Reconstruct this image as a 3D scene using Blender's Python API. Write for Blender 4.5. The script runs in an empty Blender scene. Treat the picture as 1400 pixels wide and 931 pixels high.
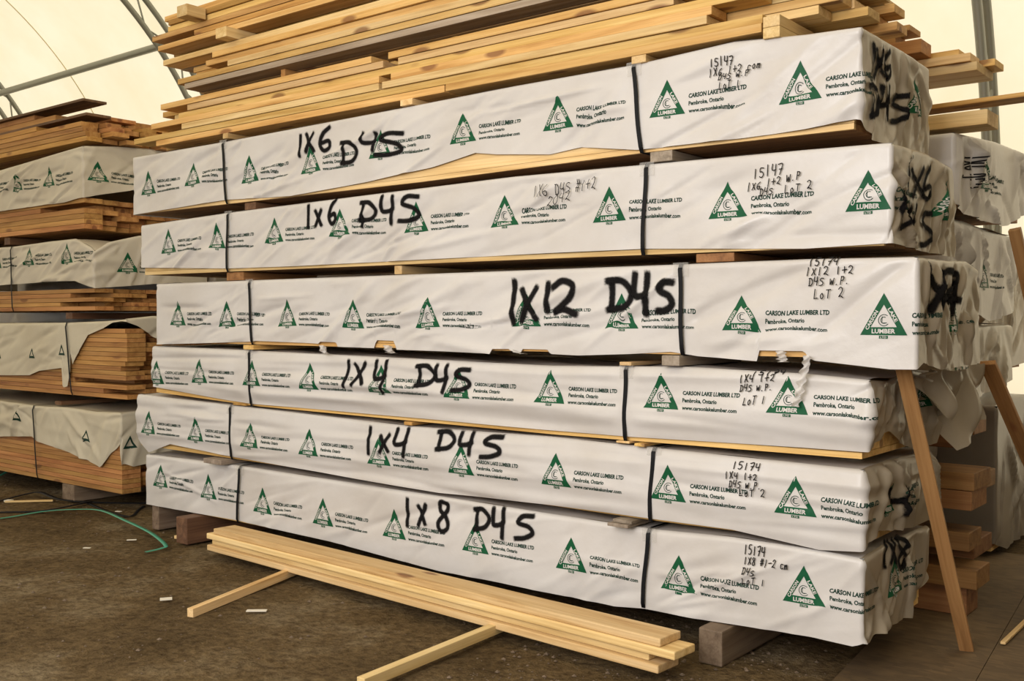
import bpy, bmesh, math, random
import numpy as np
from mathutils import Matrix, Vector

# ------------------------------------------------------------------ camera, sky, exposure
SC = bpy.context.scene
COL = SC.collection
F, CX, CY = 1410.0, 700.0, 465.5            # focal length and centre of a 1400 x 931 frame
TH, PIT = math.atan2(1754.0, 1410.0), math.atan2(27.5, 1410.0)
_s, _c = math.sin(TH), math.cos(TH)
RIGHT = np.array([_s, _c, 0.0])
_fh = np.array([-_c, _s, 0.0])
FWD = math.cos(PIT) * _fh - math.sin(PIT) * np.array([0, 0, 1.0])
UPC = math.cos(PIT) * np.array([0, 0, 1.0]) + math.sin(PIT) * _fh
EYE = np.array([1.4384, -3.9757, 1.447])
cam_d = bpy.data.cameras.new('camera'); cam = bpy.data.objects.new('camera', cam_d); COL.objects.link(cam)
cam_d.sensor_width = 36.0; cam_d.lens = 36.0 * F / 1400.0; cam_d.clip_start = 0.05; cam_d.clip_end = 200
M = Matrix.Identity(4)
for i in range(3):
    M[i][0] = RIGHT[i]; M[i][1] = UPC[i]; M[i][2] = -FWD[i]; M[i][3] = EYE[i]
cam.matrix_world = M
SC.camera = cam

SC.view_settings.view_transform = 'Standard'
SC.view_settings.look = 'None'
SC.view_settings.gamma = 1.0
SC.view_settings.use_curve_mapping = False
SC.view_settings.exposure = 0.0

world = bpy.data.worlds.new('sky'); SC.world = world; world.use_nodes = True
bg = world.node_tree.nodes['Background']
bg.inputs['Color'].default_value = (1.0, 0.955, 0.89, 1)
bg.inputs['Strength'].default_value = 1.32
door_d = bpy.data.lights.new('daylight_door', 'AREA'); door = bpy.data.objects.new('daylight_door', door_d); COL.objects.link(door)
door_d.shape = 'RECTANGLE'; door_d.size = 3.2; door_d.size_y = 2.4; door_d.energy = 290; door_d.color = (0.99, 0.965, 0.965)   # daylight through the open side behind the camera
door.location = (-0.5, -5.7, 2.9)
door.rotation_euler = Vector((-0.5 + 1.6, -5.7 - 0.2, 2.9 - 1.4)).to_track_quat('Z', 'Y').to_euler()

# ------------------------------------------------------------------ picture point -> point on a plane in the place
def _ray(px, py): return FWD * F + RIGHT * (px - CX) - UPC * (py - CY)
def on(px, py, axis, val):
    d = _ray(px, py); t = (val - EYE[axis]) / d[axis]; return EYE + t * d
def at_y(px, py, y): p = on(px, py, 1, y); return p[0], p[2]
def at_x(px, py, x): p = on(px, py, 0, x); return p[1], p[2]
def at_z(px, py, z=0.0): p = on(px, py, 2, z); return p[0], p[1]

# ------------------------------------------------------------------ tagging and mesh building
def tag(o, label, cat, group=None):
    o['label'] = label; o['category'] = cat
    if group: o['group'] = group
    return o
def empty(name, loc=(0, 0, 0)):
    o = bpy.data.objects.new(name, None); COL.objects.link(o); o.location = loc; o.empty_display_size = 0.1
    return o
def link_mesh(name, me, mats, parent=None):
    o = bpy.data.objects.new(name, me); COL.objects.link(o)
    for m in (mats if isinstance(mats, (list, tuple)) else [mats]): me.materials.append(m)
    if parent is not None:
        o.parent = parent; o.matrix_parent_inverse = Matrix.Translation(-Vector(parent.location))
    return o
class MB:
    def __init__(s): s.v = []; s.f = []; s.m = []; s.a = []; s.n = 0; s.sm = []
    def add(s, verts, faces, mat=0, att=None, smooth=True):
        verts = np.asarray(verts, float); o = s.n
        s.v.append(verts); s.n += len(verts)
        s.f += [tuple(int(i) + o for i in f) for f in faces]
        s.m += [mat] * len(faces); s.sm += [smooth] * len(faces)
        s.a.append(np.ones(len(verts)) if att is None else np.asarray(att, float))
    def grid(s, P, mat=0, flip=False, smooth=True):
        nu, nv = P.shape[:2]; F_ = []
        for i in range(nu - 1):
            for j in range(nv - 1):
                a, b, c, d = i * nv + j, (i + 1) * nv + j, (i + 1) * nv + j + 1, i * nv + j + 1
                F_.append((a, d, c, b) if flip else (a, b, c, d))
        s.add(P.reshape(-1, 3), F_, mat, None, smooth)
    def box(s, lo, hi, mat=0):
        x0, y0, z0 = lo; x1, y1, z1 = hi
        v = [(x0, y0, z0), (x1, y0, z0), (x1, y1, z0), (x0, y1, z0), (x0, y0, z1), (x1, y0, z1), (x1, y1, z1), (x0, y1, z1)]
        s.add(v, [(0, 3, 2, 1), (4, 5, 6, 7), (0, 1, 5, 4), (1, 2, 6, 5), (2, 3, 7, 6), (3, 0, 4, 7)], mat, None, False)
    def tube(s, pts, r, mat=0, n=10, cap=True):
        pts = [Vector(p) for p in pts]; rings = []
        up = Vector((0.13, 0.31, 0.94))
        for i, p in enumerate(pts):
            d = (pts[min(i + 1, len(pts) - 1)] - pts[max(i - 1, 0)]).normalized()
            a = d.cross(up); a = a.normalized() if a.length > 1e-3 else d.orthogonal().normalized(); b = d.cross(a)
            rings.append([p + r * (math.cos(2 * math.pi * k / n) * a + math.sin(2 * math.pi * k / n) * b) for k in range(n)])
        V = [v for r_ in rings for v in r_]; F_ = []
        for i in range(len(pts) - 1):
            for k in range(n): F_.append((i * n + k, i * n + (k + 1) % n, (i + 1) * n + (k + 1) % n, (i + 1) * n + k))
        s.add(V, F_, mat)
        if cap: s.add(rings[0], [tuple(range(n))], mat); s.add(rings[-1], [tuple(range(n))[::-1]], mat)
    def build(s, name, mats, parent=None):
        me = bpy.data.meshes.new(name)
        me.from_pydata(np.concatenate(s.v).tolist(), [], s.f)
        me.polygons.foreach_set('material_index', s.m); me.polygons.foreach_set('use_smooth', s.sm)
        at = me.attributes.new('spray', 'FLOAT', 'POINT'); at.data.foreach_set('value', np.concatenate(s.a).astype(np.float32))
        me.update()
        return link_mesh(name, me, mats, parent)
def box_mesh(name, L, W, H, bev=0.003, chip=None):
    """a block with its long side on local X, resting on local z = 0, edges slightly eased"""
    bm = bmesh.new()
    bmesh.ops.create_cube(bm, size=1.0)
    for v in bm.verts: v.co = Vector((v.co.x * L, v.co.y * W, (v.co.z + 0.5) * H))
    if bev: bmesh.ops.bevel(bm, geom=list(bm.edges), offset=min(bev, H * 0.3), segments=2, profile=0.6, affect='EDGES')
    me = bpy.data.meshes.new(name); bm.to_mesh(me); bm.free(); me.update()
    return me

# ------------------------------------------------------------------ materials
def new_mat(name):
    m = bpy.data.materials.new(name); m.use_nodes = True; nt = m.node_tree
    return m, nt, nt.nodes['Principled BSDF']
def N(nt, t, **kw):
    n = nt.nodes.new(t)
    for k, v in kw.items():
        if k in n.inputs: n.inputs[k].default_value = v
        else: setattr(n, k, v)
    return n
def ramp(nt, stops, fac=None):
    r = nt.nodes.new('ShaderNodeValToRGB'); e = r.color_ramp.elements
    while len(e) < len(stops): e.new(0.5)
    for el, (p, c) in zip(e, stops): el.position = p; el.color = (*c, 1)
    if fac is not None: nt.links.new(fac, r.inputs[0])
    return r
def flat(name, col, rough=0.6, spec=0.3, metal=0.0):
    m, nt, b = new_mat(name)
    b.inputs['Base Color'].default_value = (*col, 1); b.inputs['Roughness'].default_value = rough
    b.inputs['Specular IOR Level'].default_value = spec; b.inputs['Metallic'].default_value = metal
    return m
def wood(name, light, mid, dark, rough=0.62, knots=True, hue=0.5):
    m, nt, b = new_mat(name); L = nt.links
    tc = N(nt, 'ShaderNodeTexCoord'); oi = N(nt, 'ShaderNodeObjectInfo')
    add = N(nt, 'ShaderNodeVectorMath', operation='ADD'); mul = N(nt, 'ShaderNodeVectorMath', operation='MULTIPLY')
    comb = N(nt, 'ShaderNodeCombineXYZ'); sc = N(nt, 'ShaderNodeMath', operation='MULTIPLY'); sc.inputs[1].default_value = 37.0
    L.new(oi.outputs['Random'], sc.inputs[0])
    for k in range(3): L.new(sc.outputs[0], comb.inputs[k])
    L.new(tc.outputs['Object'], add.inputs[0]); L.new(comb.outputs[0], add.inputs[1])
    mul.inputs[1].default_value = (0.55, 9.0, 9.0); L.new(add.outputs[0], mul.inputs[0])
    n1 = N(nt, 'ShaderNodeTexNoise', Scale=2.2, Detail=5.0, Roughness=0.6, Distortion=0.5); L.new(mul.outputs[0], n1.inputs['Vector'])
    r = ramp(nt, [(0.30, dark), (0.48, mid), (0.70, light)], n1.outputs[0])
    m2 = N(nt, 'ShaderNodeVectorMath', operation='MULTIPLY'); m2.inputs[1].default_value = (1.2, 60.0, 60.0); L.new(add.outputs[0], m2.inputs[0])
    n2 = N(nt, 'ShaderNodeTexNoise', Scale=2.0, Detail=3.0); L.new(m2.outputs[0], n2.inputs['Vector'])
    mx = N(nt, 'ShaderNodeMix', data_type='RGBA', blend_type='MULTIPLY'); mx.inputs[0].default_value = 0.35
    r2 = ramp(nt, [(0.35, (0.62, 0.55, 0.45)), (0.62, (1, 1, 1))], n2.outputs[0])
    L.new(r.outputs[0], mx.inputs[6]); L.new(r2.outputs[0], mx.inputs[7])
    col = mx.outputs[2]
    if knots:
        m3 = N(nt, 'ShaderNodeVectorMath', operation='MULTIPLY'); m3.inputs[1].default_value = (2.3, 7.0, 7.0); L.new(add.outputs[0], m3.inputs[0])
        vo = N(nt, 'ShaderNodeTexVoronoi', Scale=1.0, Randomness=1.0); L.new(m3.outputs[0], vo.inputs['Vector'])
        rk = ramp(nt, [(0.12, (1, 1, 1)), (0.19, (0, 0, 0))], vo.outputs['Distance'])
        mk = N(nt, 'ShaderNodeMix', data_type='RGBA'); mk.inputs[7].default_value = (0.15, 0.055, 0.02, 1)
        fm = N(nt, 'ShaderNodeMath', operation='MULTIPLY'); fm.inputs[1].default_value = 0.75
        L.new(rk.outputs[0], fm.inputs[0]); L.new(fm.outputs[0], mk.inputs[0]); L.new(col, mk.inputs[6]); col = mk.outputs[2]
    hs = N(nt, 'ShaderNodeHueSaturation'); mr = N(nt, 'ShaderNodeMapRange'); mr.inputs['To Min'].default_value = 0.82; mr.inputs['To Max'].default_value = 1.14
    L.new(oi.outputs['Random'], mr.inputs['Value']); L.new(mr.outputs[0], hs.inputs['Value'])
    mr2 = N(nt, 'ShaderNodeMapRange'); mr2.inputs['To Min'].default_value = 0.488; mr2.inputs['To Max'].default_value = 0.504
    fr = N(nt, 'ShaderNodeMath', operation='FRACT'); L.new(sc.outputs[0], fr.inputs[0]); L.new(fr.outputs[0], mr2.inputs['Value']); L.new(mr2.outputs[0], hs.inputs['Hue'])
    L.new(col, hs.inputs['Color']); L.new(hs.outputs[0], b.inputs['Base Color'])
    b.inputs['Roughness'].default_value = rough; b.inputs['Specular IOR Level'].default_value = 0.25
    bp = N(nt, 'ShaderNodeBump'); bp.inputs['Strength'].default_value = 0.15; bp.inputs['Distance'].default_value = 0.004
    L.new(n2.outputs[0], bp.inputs['Height']); L.new(bp.outputs[0], b.inputs['Normal'])
    return m
PINE = wood('pine', (0.70, 0.475, 0.185), (0.60, 0.37, 0.118), (0.43, 0.235, 0.06))
PALE = wood('pale_pine', (0.72, 0.54, 0.28), (0.64, 0.45, 0.20), (0.50, 0.315, 0.115))
OCHRE = wood('ochre_pine', (0.55, 0.32, 0.10), (0.44, 0.235, 0.062), (0.30, 0.14, 0.035))
GREYW = wood('weathered_wood', (0.34, 0.28, 0.22), (0.25, 0.20, 0.15), (0.15, 0.115, 0.085), knots=False)
BROWN = wood('shaded_brown_wood', (0.34, 0.18, 0.065), (0.25, 0.125, 0.042), (0.16, 0.075, 0.025), knots=False)  # shade under the top bundles and on the rear timbers put into the brown
BROWN2 = wood('aged_board', (0.43, 0.245, 0.09), (0.34, 0.18, 0.062), (0.23, 0.115, 0.037))
BLOCKW = wood('dirty_block', (0.25, 0.19, 0.125), (0.18, 0.13, 0.082), (0.11, 0.078, 0.05), knots=False)
GREYB = wood('grey_board', (0.46, 0.38, 0.28), (0.36, 0.29, 0.20), (0.25, 0.19, 0.125), knots=False)
DARKW = wood('dark_wood', (0.20, 0.115, 0.055), (0.13, 0.07, 0.034), (0.075, 0.04, 0.02), knots=False)
CEDAR = wood('brown_pine', (0.52, 0.285, 0.095), (0.41, 0.205, 0.062), (0.27, 0.12, 0.034))

def plastic(name, col, rough, trans):
    m, nt, b = new_mat(name); L = nt.links
    tc = N(nt, 'ShaderNodeTexCoord')
    n = N(nt, 'ShaderNodeTexNoise', Scale=1.7, Detail=6.0, Roughness=0.62); L.new(tc.outputs['Object'], n.inputs['Vector'])
    r = ramp(nt, [(0.36, tuple(0.93 * c * k for c, k in zip(col, (0.98, 0.96, 0.93)))), (0.58, col)], n.outputs[0])
    L.new(r.outputs[0], b.inputs['Base Color']); b.inputs['Roughness'].default_value = rough; b.inputs['Specular IOR Level'].default_value = 0.35
    n2 = N(nt, 'ShaderNodeTexNoise', Scale=38.0, Detail=4.0); L.new(tc.outputs['Object'], n2.inputs['Vector'])
    bp = N(nt, 'ShaderNodeBump'); bp.inputs['Strength'].default_value = 0.10; bp.inputs['Distance'].default_value = 0.01
    L.new(n2.outputs[0], bp.inputs['Height']); L.new(bp.outputs[0], b.inputs['Normal'])
    if trans:
        t = N(nt, 'ShaderNodeBsdfTranslucent'); t.inputs['Color'].default_value = (0.85, 0.78, 0.62, 1)
        mx = N(nt, 'ShaderNodeMixShader'); mx.inputs[0].default_value = trans
        L.new(b.outputs[0], mx.inputs[1]); L.new(t.outputs[0], mx.inputs[2]); L.new(mx.outputs[0], nt.nodes['Material Output'].inputs['Surface'])
    return m
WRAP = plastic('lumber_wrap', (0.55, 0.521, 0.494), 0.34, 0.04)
AGEDWRAP = plastic('aged_wrap', (0.51, 0.46, 0.37), 0.45, 0.05)
OLDWRAP = plastic('dusty_wrap', (0.53, 0.475, 0.36), 0.55, 0.05)
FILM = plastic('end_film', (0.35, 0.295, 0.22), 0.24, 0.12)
DIMFILM = plastic('shaded_film', (0.25, 0.215, 0.175), 0.3, 0.08)  # wrap film with the shade of the rear bundles put into its colour
GREEN = flat('print_green', (0.006, 0.072, 0.028), 0.5, 0.15)
INK = flat('print_ink', (0.012, 0.036, 0.024), 0.55, 0.12)
PEN = flat('marker_ink', (0.014, 0.013, 0.013), 0.7, 0.05)
BAND = flat('strap_black', (0.006, 0.006, 0.007), 0.5, 0.15)
GREENSTRAP = flat('strap_green', (0.045, 0.25, 0.16), 0.4, 0.4)
STEEL = flat('galvanised_steel', (0.27, 0.275, 0.235), 0.42, 0.5, 0.35)
CLEAR = plastic('protector_plastic', (0.66, 0.64, 0.61), 0.15, 0.2)
def see_through(m, a):
    nt = m.node_tree; out = nt.nodes['Material Output']; src = out.inputs['Surface'].links[0].from_socket
    t = N(nt, 'ShaderNodeBsdfTransparent'); mx = N(nt, 'ShaderNodeMixShader'); mx.inputs[0].default_value = a
    nt.links.new(src, mx.inputs[1]); nt.links.new(t.outputs[0], mx.inputs[2]); nt.links.new(mx.outputs[0], out.inputs['Surface'])
see_through(CLEAR, 0.72)
CLEAR2 = plastic('torn_film', (0.66, 0.63, 0.60), 0.2, 0.2); see_through(CLEAR2, 0.15)
PAPER = flat('paper', (0.62, 0.57, 0.47), 0.7)
def spray_mat():
    m, nt, b = new_mat('black_spray_paint'); L = nt.links
    b.inputs['Base Color'].default_value = (0.009, 0.008, 0.008, 1); b.inputs['Roughness'].default_value = 0.85; b.inputs['Specular IOR Level'].default_value = 0.05
    a = N(nt, 'ShaderNodeAttribute', attribute_name='spray'); tc = N(nt, 'ShaderNodeTexCoord')
    n = N(nt, 'ShaderNodeTexNoise', Scale=160.0, Detail=2.0); L.new(tc.outputs['Object'], n.inputs['Vector'])
    ad = N(nt, 'ShaderNodeMath', operation='MULTIPLY_ADD'); ad.inputs[1].default_value = 0.5; ad.inputs[2].default_value = -0.25
    L.new(n.outputs[0], ad.inputs[0]); sm = N(nt, 'ShaderNodeMath', operation='ADD'); L.new(ad.outputs[0], sm.inputs[0]); L.new(a.outputs['Fac'], sm.inputs[1])
    mr = N(nt, 'ShaderNodeMapRange', interpolation_type='SMOOTHSTEP'); mr.inputs['From Min'].default_value = 0.05; mr.inputs['From Max'].default_value = 0.95; mr.inputs['To Max'].default_value = 1.0
    L.new(sm.outputs[0], mr.inputs['Value'])
    t = N(nt, 'ShaderNodeBsdfTransparent'); mx = N(nt, 'ShaderNodeMixShader')
    L.new(mr.outputs[0], mx.inputs[0]); L.new(t.outputs[0], mx.inputs[1]); L.new(b.outputs[0], mx.inputs[2])
    L.new(mx.outputs[0], nt.nodes['Material Output'].inputs['Surface'])
    return m
SPRAY = spray_mat()
def fabric_mat():
    m, nt, b = new_mat('tent_fabric'); L = nt.links
    tc = N(nt, 'ShaderNodeTexCoord')
    n = N(nt, 'ShaderNodeTexNoise', Scale=0.8, Detail=5.0, Roughness=0.55); L.new(tc.outputs['Object'], n.inputs['Vector'])
    r = ramp(nt, [(0.3, (0.90, 0.80, 0.57)), (0.65, (0.96, 0.885, 0.69))], n.outputs[0])
    t = N(nt, 'ShaderNodeBsdfTranslucent'); L.new(r.outputs[0], t.inputs['Color'])
    d = N(nt, 'ShaderNodeBsdfDiffuse'); L.new(r.outputs[0], d.inputs['Color'])
    mx = N(nt, 'ShaderNodeMixShader'); mx.inputs[0].default_value = 0.22
    L.new(t.outputs[0], mx.inputs[1]); L.new(d.outputs[0], mx.inputs[2]); L.new(mx.outputs[0], nt.nodes['Material Output'].inputs['Surface'])
    return m
FABRIC = fabric_mat()
def dirt_mat():
    m, nt, b = new_mat('packed_dirt'); L = nt.links
    tc = N(nt, 'ShaderNodeTexCoord')
    n = N(nt, 'ShaderNodeTexNoise', Scale=0.9, Detail=8.0, Roughness=0.65); L.new(tc.outputs['Object'], n.inputs['Vector'])
    r = ramp(nt, [(0.34, (0.072, 0.046, 0.019)), (0.50, (0.125, 0.083, 0.038)), (0.66, (0.215, 0.165, 0.098))], n.outputs[0])
    n2 = N(nt, 'ShaderNodeTexNoise', Scale=24.0, Detail=6.0, Roughness=0.7); L.new(tc.outputs['Object'], n2.inputs['Vector'])
    r2 = ramp(nt, [(0.36, (0.50, 0.46, 0.42)), (0.50, (1, 1, 1)), (0.68, (1.5, 1.5, 1.5))], n2.outputs[0])
    mx = N(nt, 'ShaderNodeMix', data_type='RGBA', blend_type='MULTIPLY'); mx.inputs[0].default_value = 0.85
    L.new(r.outputs[0], mx.inputs[6]); L.new(r2.outputs[0], mx.inputs[7]); L.new(mx.outputs[2], b.inputs['Base Color'])
    b.inputs['Roughness'].default_value = 0.95; b.inputs['Specular IOR Level'].default_value = 0.1
    ad = N(nt, 'ShaderNodeMath', operation='MULTIPLY_ADD'); ad.inputs[1].default_value = 0.6; L.new(n2.outputs[0], ad.inputs[0])
    n3 = N(nt, 'ShaderNodeTexNoise', Scale=7.0, Detail=4.0); L.new(tc.outputs['Object'], n3.inputs['Vector']); L.new(n3.outputs[0], ad.inputs[2])
    bp = N(nt, 'ShaderNodeBump'); bp.inputs['Strength'].default_value = 1.0; bp.inputs['Distance'].default_value = 0.06
    L.new(ad.outputs[0], bp.inputs['Height']); L.new(bp.outputs[0], b.inputs['Normal'])
    return m
DIRT = dirt_mat()
def chipboard_mat():
    m, nt, b = new_mat('strand_board'); L = nt.links
    tc = N(nt, 'ShaderNodeTexCoord')
    mp = N(nt, 'ShaderNodeMapping'); mp.inputs['Scale'].default_value = (9, 26, 9); mp.inputs['Rotation'].default_value = (0, 0, 0.5); L.new(tc.outputs['Object'], mp.inputs['Vector'])
    v = N(nt, 'ShaderNodeTexVoronoi', Scale=1.6); L.new(mp.outputs[0], v.inputs['Vector'])
    n = N(nt, 'ShaderNodeTexNoise', Scale=1.4, Detail=7.0, Roughness=0.65); L.new(tc.outputs['Object'], n.inputs['Vector'])
    r = ramp(nt, [(0.35, (0.068, 0.043, 0.018)), (0.60, (0.150, 0.095, 0.042))], n.outputs[0])
    mx = N(nt, 'ShaderNodeMix', data_type='RGBA', blend_type='MULTIPLY'); mx.inputs[0].default_value = 0.7
    r2 = ramp(nt, [(0.0, (0.55, 0.5, 0.42)), (1.0, (1.2, 1.15, 1.05))], v.outputs['Color'])
    L.new(r.outputs[0], mx.inputs[6]); L.new(r2.outputs[0], mx.inputs[7]); L.new(mx.outputs[2], b.inputs['Base Color'])
    b.inputs['Roughness'].default_value = 0.8
    return m
OSB = chipboard_mat()

# ------------------------------------------------------------------ tent: arched fabric, ground
YC, ZC, RIN, ROUT, RFAB = 0.67, 2.1, 5.1, 5.39, 5.5
def arch(R, a0, a1, n, x):
    """points up the arch at x; angle 0 is where the straight wall ends, 90 the ridge; negative angles go down the wall"""
    P = []
    for i in range(n + 1):
        a = math.radians(a0 + (a1 - a0) * i / n)
        P.append((x, YC + R * math.cos(a), ZC + R * math.sin(a)) if a >= 0 else (x, YC + R, ZC * (1 + math.degrees(a) / 30.0)))
    return P
def shell(name, a0, a1, n, xa=-26, xb=7):
    mb = MB(); xs = np.linspace(xa, xb, 34)
    mb.grid(np.array([arch(RFAB, a0, a1, n, x) for x in xs]), 0, flip=True)
    o = mb.build(name, FABRIC); o['kind'] = 'structure'; return o
shell('wall_back', -30, 20, 14)
shell('ceiling', 20, 142, 40)
shell('wall_front', 142, 180, 12, -26, -2.5)
shell('wall_right', 142, 180, 12, 1.9, 7)
mb = MB(); pr = arch(RFAB, -30, 180, 60, -26.0); mb.add(pr + [(-26.0, YC - RFAB, 0)], [tuple(range(len(pr) + 1))], 0, None, False)
g = mb.build('wall_left', FABRIC); g['kind'] = 'structure'
mb = MB(); pr = arch(RFAB, -30, 180, 60, 7.0); mb.add(pr + [(7.0, YC - RFAB, 0)], [tuple(range(len(pr) + 1))], 0, None, False)
g = mb.build('wall_gable_blocker', DARKW); g['kind'] = 'structure'  # opaque dark end added out of view to cut light on the bundle ends

rng = np.random.RandomState(4)
def ground_h(x, y):
    return 0.006 * np.sin(x * 3.1 + 1.3 * np.sin(y * 2.3)) * np.sin(y * 4.1 + x) + 0.004 * np.sin(x * 9 + y * 5) * np.sin(y * 11 - x * 3) - 0.008
xs = np.concatenate([np.linspace(-27, -9.2, 30), np.linspace(-9, 2.5, 260), np.linspace(2.7, 8, 10)])
ys = np.concatenate([np.linspace(-14, -3.2, 16), np.linspace(-3, 1.4, 120), np.linspace(1.6, 6.3, 14)])
gx, gy = np.meshgrid(xs, ys, indexing='ij')
mb = MB(); mb.grid(np.stack([gx, gy, ground_h(gx, gy)], -1)); fl = mb.build('floor', DIRT); fl['kind'] = 'structure'

def truss(x, label, a0=-30, a1=118):
    t = tag(empty('arch_truss', (x, YC + RIN, 0)), label, 'roof truss')
    for R, r in ((RIN, 0.042), (ROUT, 0.042)):
        mb = MB(); mb.tube(arch(R, a0, a1, 70, x), r, 0, 12); mb.build('chord_tube', STEEL, t)
    mb = MB(); A = arch(RIN, a0, a1, 26, x); B = arch(ROUT, a0, a1, 26, x)
    for i in range(26):
        p, q = (A[i], B[i + 1]) if i % 2 else (B[i], A[i + 1])
        mb.tube([p, q], 0.014, 0, 8)
    mb.build('lattice_web', STEEL, t)
    return t
truss(-1.0, 'grey steel tent arch rising behind the right end of the tall white stack')
truss(-12.0, 'grey steel lattice arch disappearing behind the left end of the loose boards')
truss(-17.3, 'grey steel arch farthest away, at the left edge above the brown boards')
mb = MB(); py, pz = YC + RIN * math.cos(math.radians(40.2)) + 0.02, ZC + RIN * math.sin(math.radians(40.2)) + 0.05
mb.tube([(x, py, pz) for x in np.linspace(-25, -2, 24)], 0.055, 0, 12)
tag(mb.build('purlin_pipe', STEEL), 'grey horizontal pipe running along the tent between the arches', 'pipe')
for k, (x, lab) in enumerate(((-15.2, 'thin seam cord running up the tent fabric above the far left boards'), (-2.6, 'pale seam cord on the tent fabric left of the right-hand arch'))):
    mb = MB(); mb.tube(arch(RFAB - 0.03, -30, 100, 60, x), 0.008, 0, 6)
    tag(mb.build('seam_cord', flat('cord', (0.75, 0.66, 0.42), 0.8)), lab, 'cord', 'seams of the tent fabric')

# ------------------------------------------------------------------ printed text and hand strokes
_tc = {}
def text2d(s, bold=0.0, shear=0.0):
    k = (s, bold, shear)
    if k in _tc: return _tc[k]
    cu = bpy.data.curves.new('t', 'FONT'); cu.body = s; cu.size = 1.0; cu.offset = bold; cu.shear = shear; cu.resolution_u = 2
    o = bpy.data.objects.new('t', cu); COL.objects.link(o)
    dg = bpy.context.evaluated_depsgraph_get(); me = bpy.data.meshes.new_from_object(o.evaluated_get(dg))
    v = np.array([(p.co.x, p.co.y) for p in me.vertices]); f = [tuple(p.vertices) for p in me.polygons]
    bpy.data.objects.remove(o); bpy.data.curves.remove(cu); bpy.data.meshes.remove(me)
    v[:, 0] -= v[:, 0].min(); _tc[k] = (v, f)
    return _tc[k]
def fit_text(s, w, h, bold=0.0, shear=0.0):
    v, f = text2d(s, bold, shear); v = v.copy()
    v[:, 0] *= w / v[:, 0].max(); v[:, 1] *= h / 0.70
    return v, f
def ring(o, i, n=10, k=3):
    V, Fc = [], []
    for e in range(3):
        a, b, c, d = o[e], o[(e + 1) % 3], i[(e + 1) % 3], i[e]; base = len(V)
        for p in range(n + 1):
            for q in range(k + 1):
                A = (1 - p / n) * np.array(a) + p / n * np.array(b); B = (1 - p / n) * np.array(d) + p / n * np.array(c)
                V.append((1 - q / k) * A + q / k * B)
        for p in range(n):
            for q in range(k):
                j = base + p * (k + 1) + q; Fc.append((j, j + k + 1, j + k + 2, j + 1))
    return np.array(V), Fc
def xf(vf, ang, dx, dy):
    v, f = vf; c, s = math.cos(ang), math.sin(ang)
    return np.stack([v[:, 0] * c - v[:, 1] * s + dx, v[:, 0] * s + v[:, 1] * c + dy], 1), f
def ribbon(pts, w, cap=0.5):
    """a flat stroke: five points across, the two outer ones fading; returns verts, faces, fade"""
    p = np.asarray(pts, float)
    t = np.gradient(p, axis=0); t /= np.linalg.norm(t, axis=1)[:, None] + 1e-9
    p = np.vstack([p[0] - t[0] * w * cap, p, p[-1] + t[-1] * w * cap]); t = np.vstack([t[0], t, t[-1]])
    nrm = np.stack([-t[:, 1], t[:, 0]], 1); V, A = [], []
    for i in range(len(p)):
        e = 0.0 if i in (0, len(p) - 1) else 1.0
        for k, a in ((-1, 0), (-0.5, 0.80), (0, 1), (0.5, 0.80), (1, 0)):
            V.append(p[i] + nrm[i] * k * w * 0.5); A.append(a * e)
    Fc = []
    for i in range(len(p) - 1):
        for k in range(4): j = i * 5 + k; Fc.append((j, j + 5, j + 6, j + 1))
    return np.array(V), Fc, np.array(A)
def smooth_line(pts, n=7):
    P = np.asarray(pts, float)
    if len(P) == 2: return np.stack([P[0] + (P[1] - P[0]) * t for t in np.linspace(0, 1, 2 * n)])
    Q = np.vstack([2 * P[0] - P[1], P, 2 * P[-1] - P[-2]]); out = []
    for i in range(1, len(Q) - 2):
        a, b, c, d = Q[i - 1:i + 3]
        for t in np.linspace(0, 1, n, endpoint=False):
            out.append(0.5 * (2 * b + (c - a) * t + (2 * a - 5 * b + 4 * c - d) * t * t + (3 * b - a - 3 * c + d) * t ** 3))
    out.append(P[-1]); return np.array(out)
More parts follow.
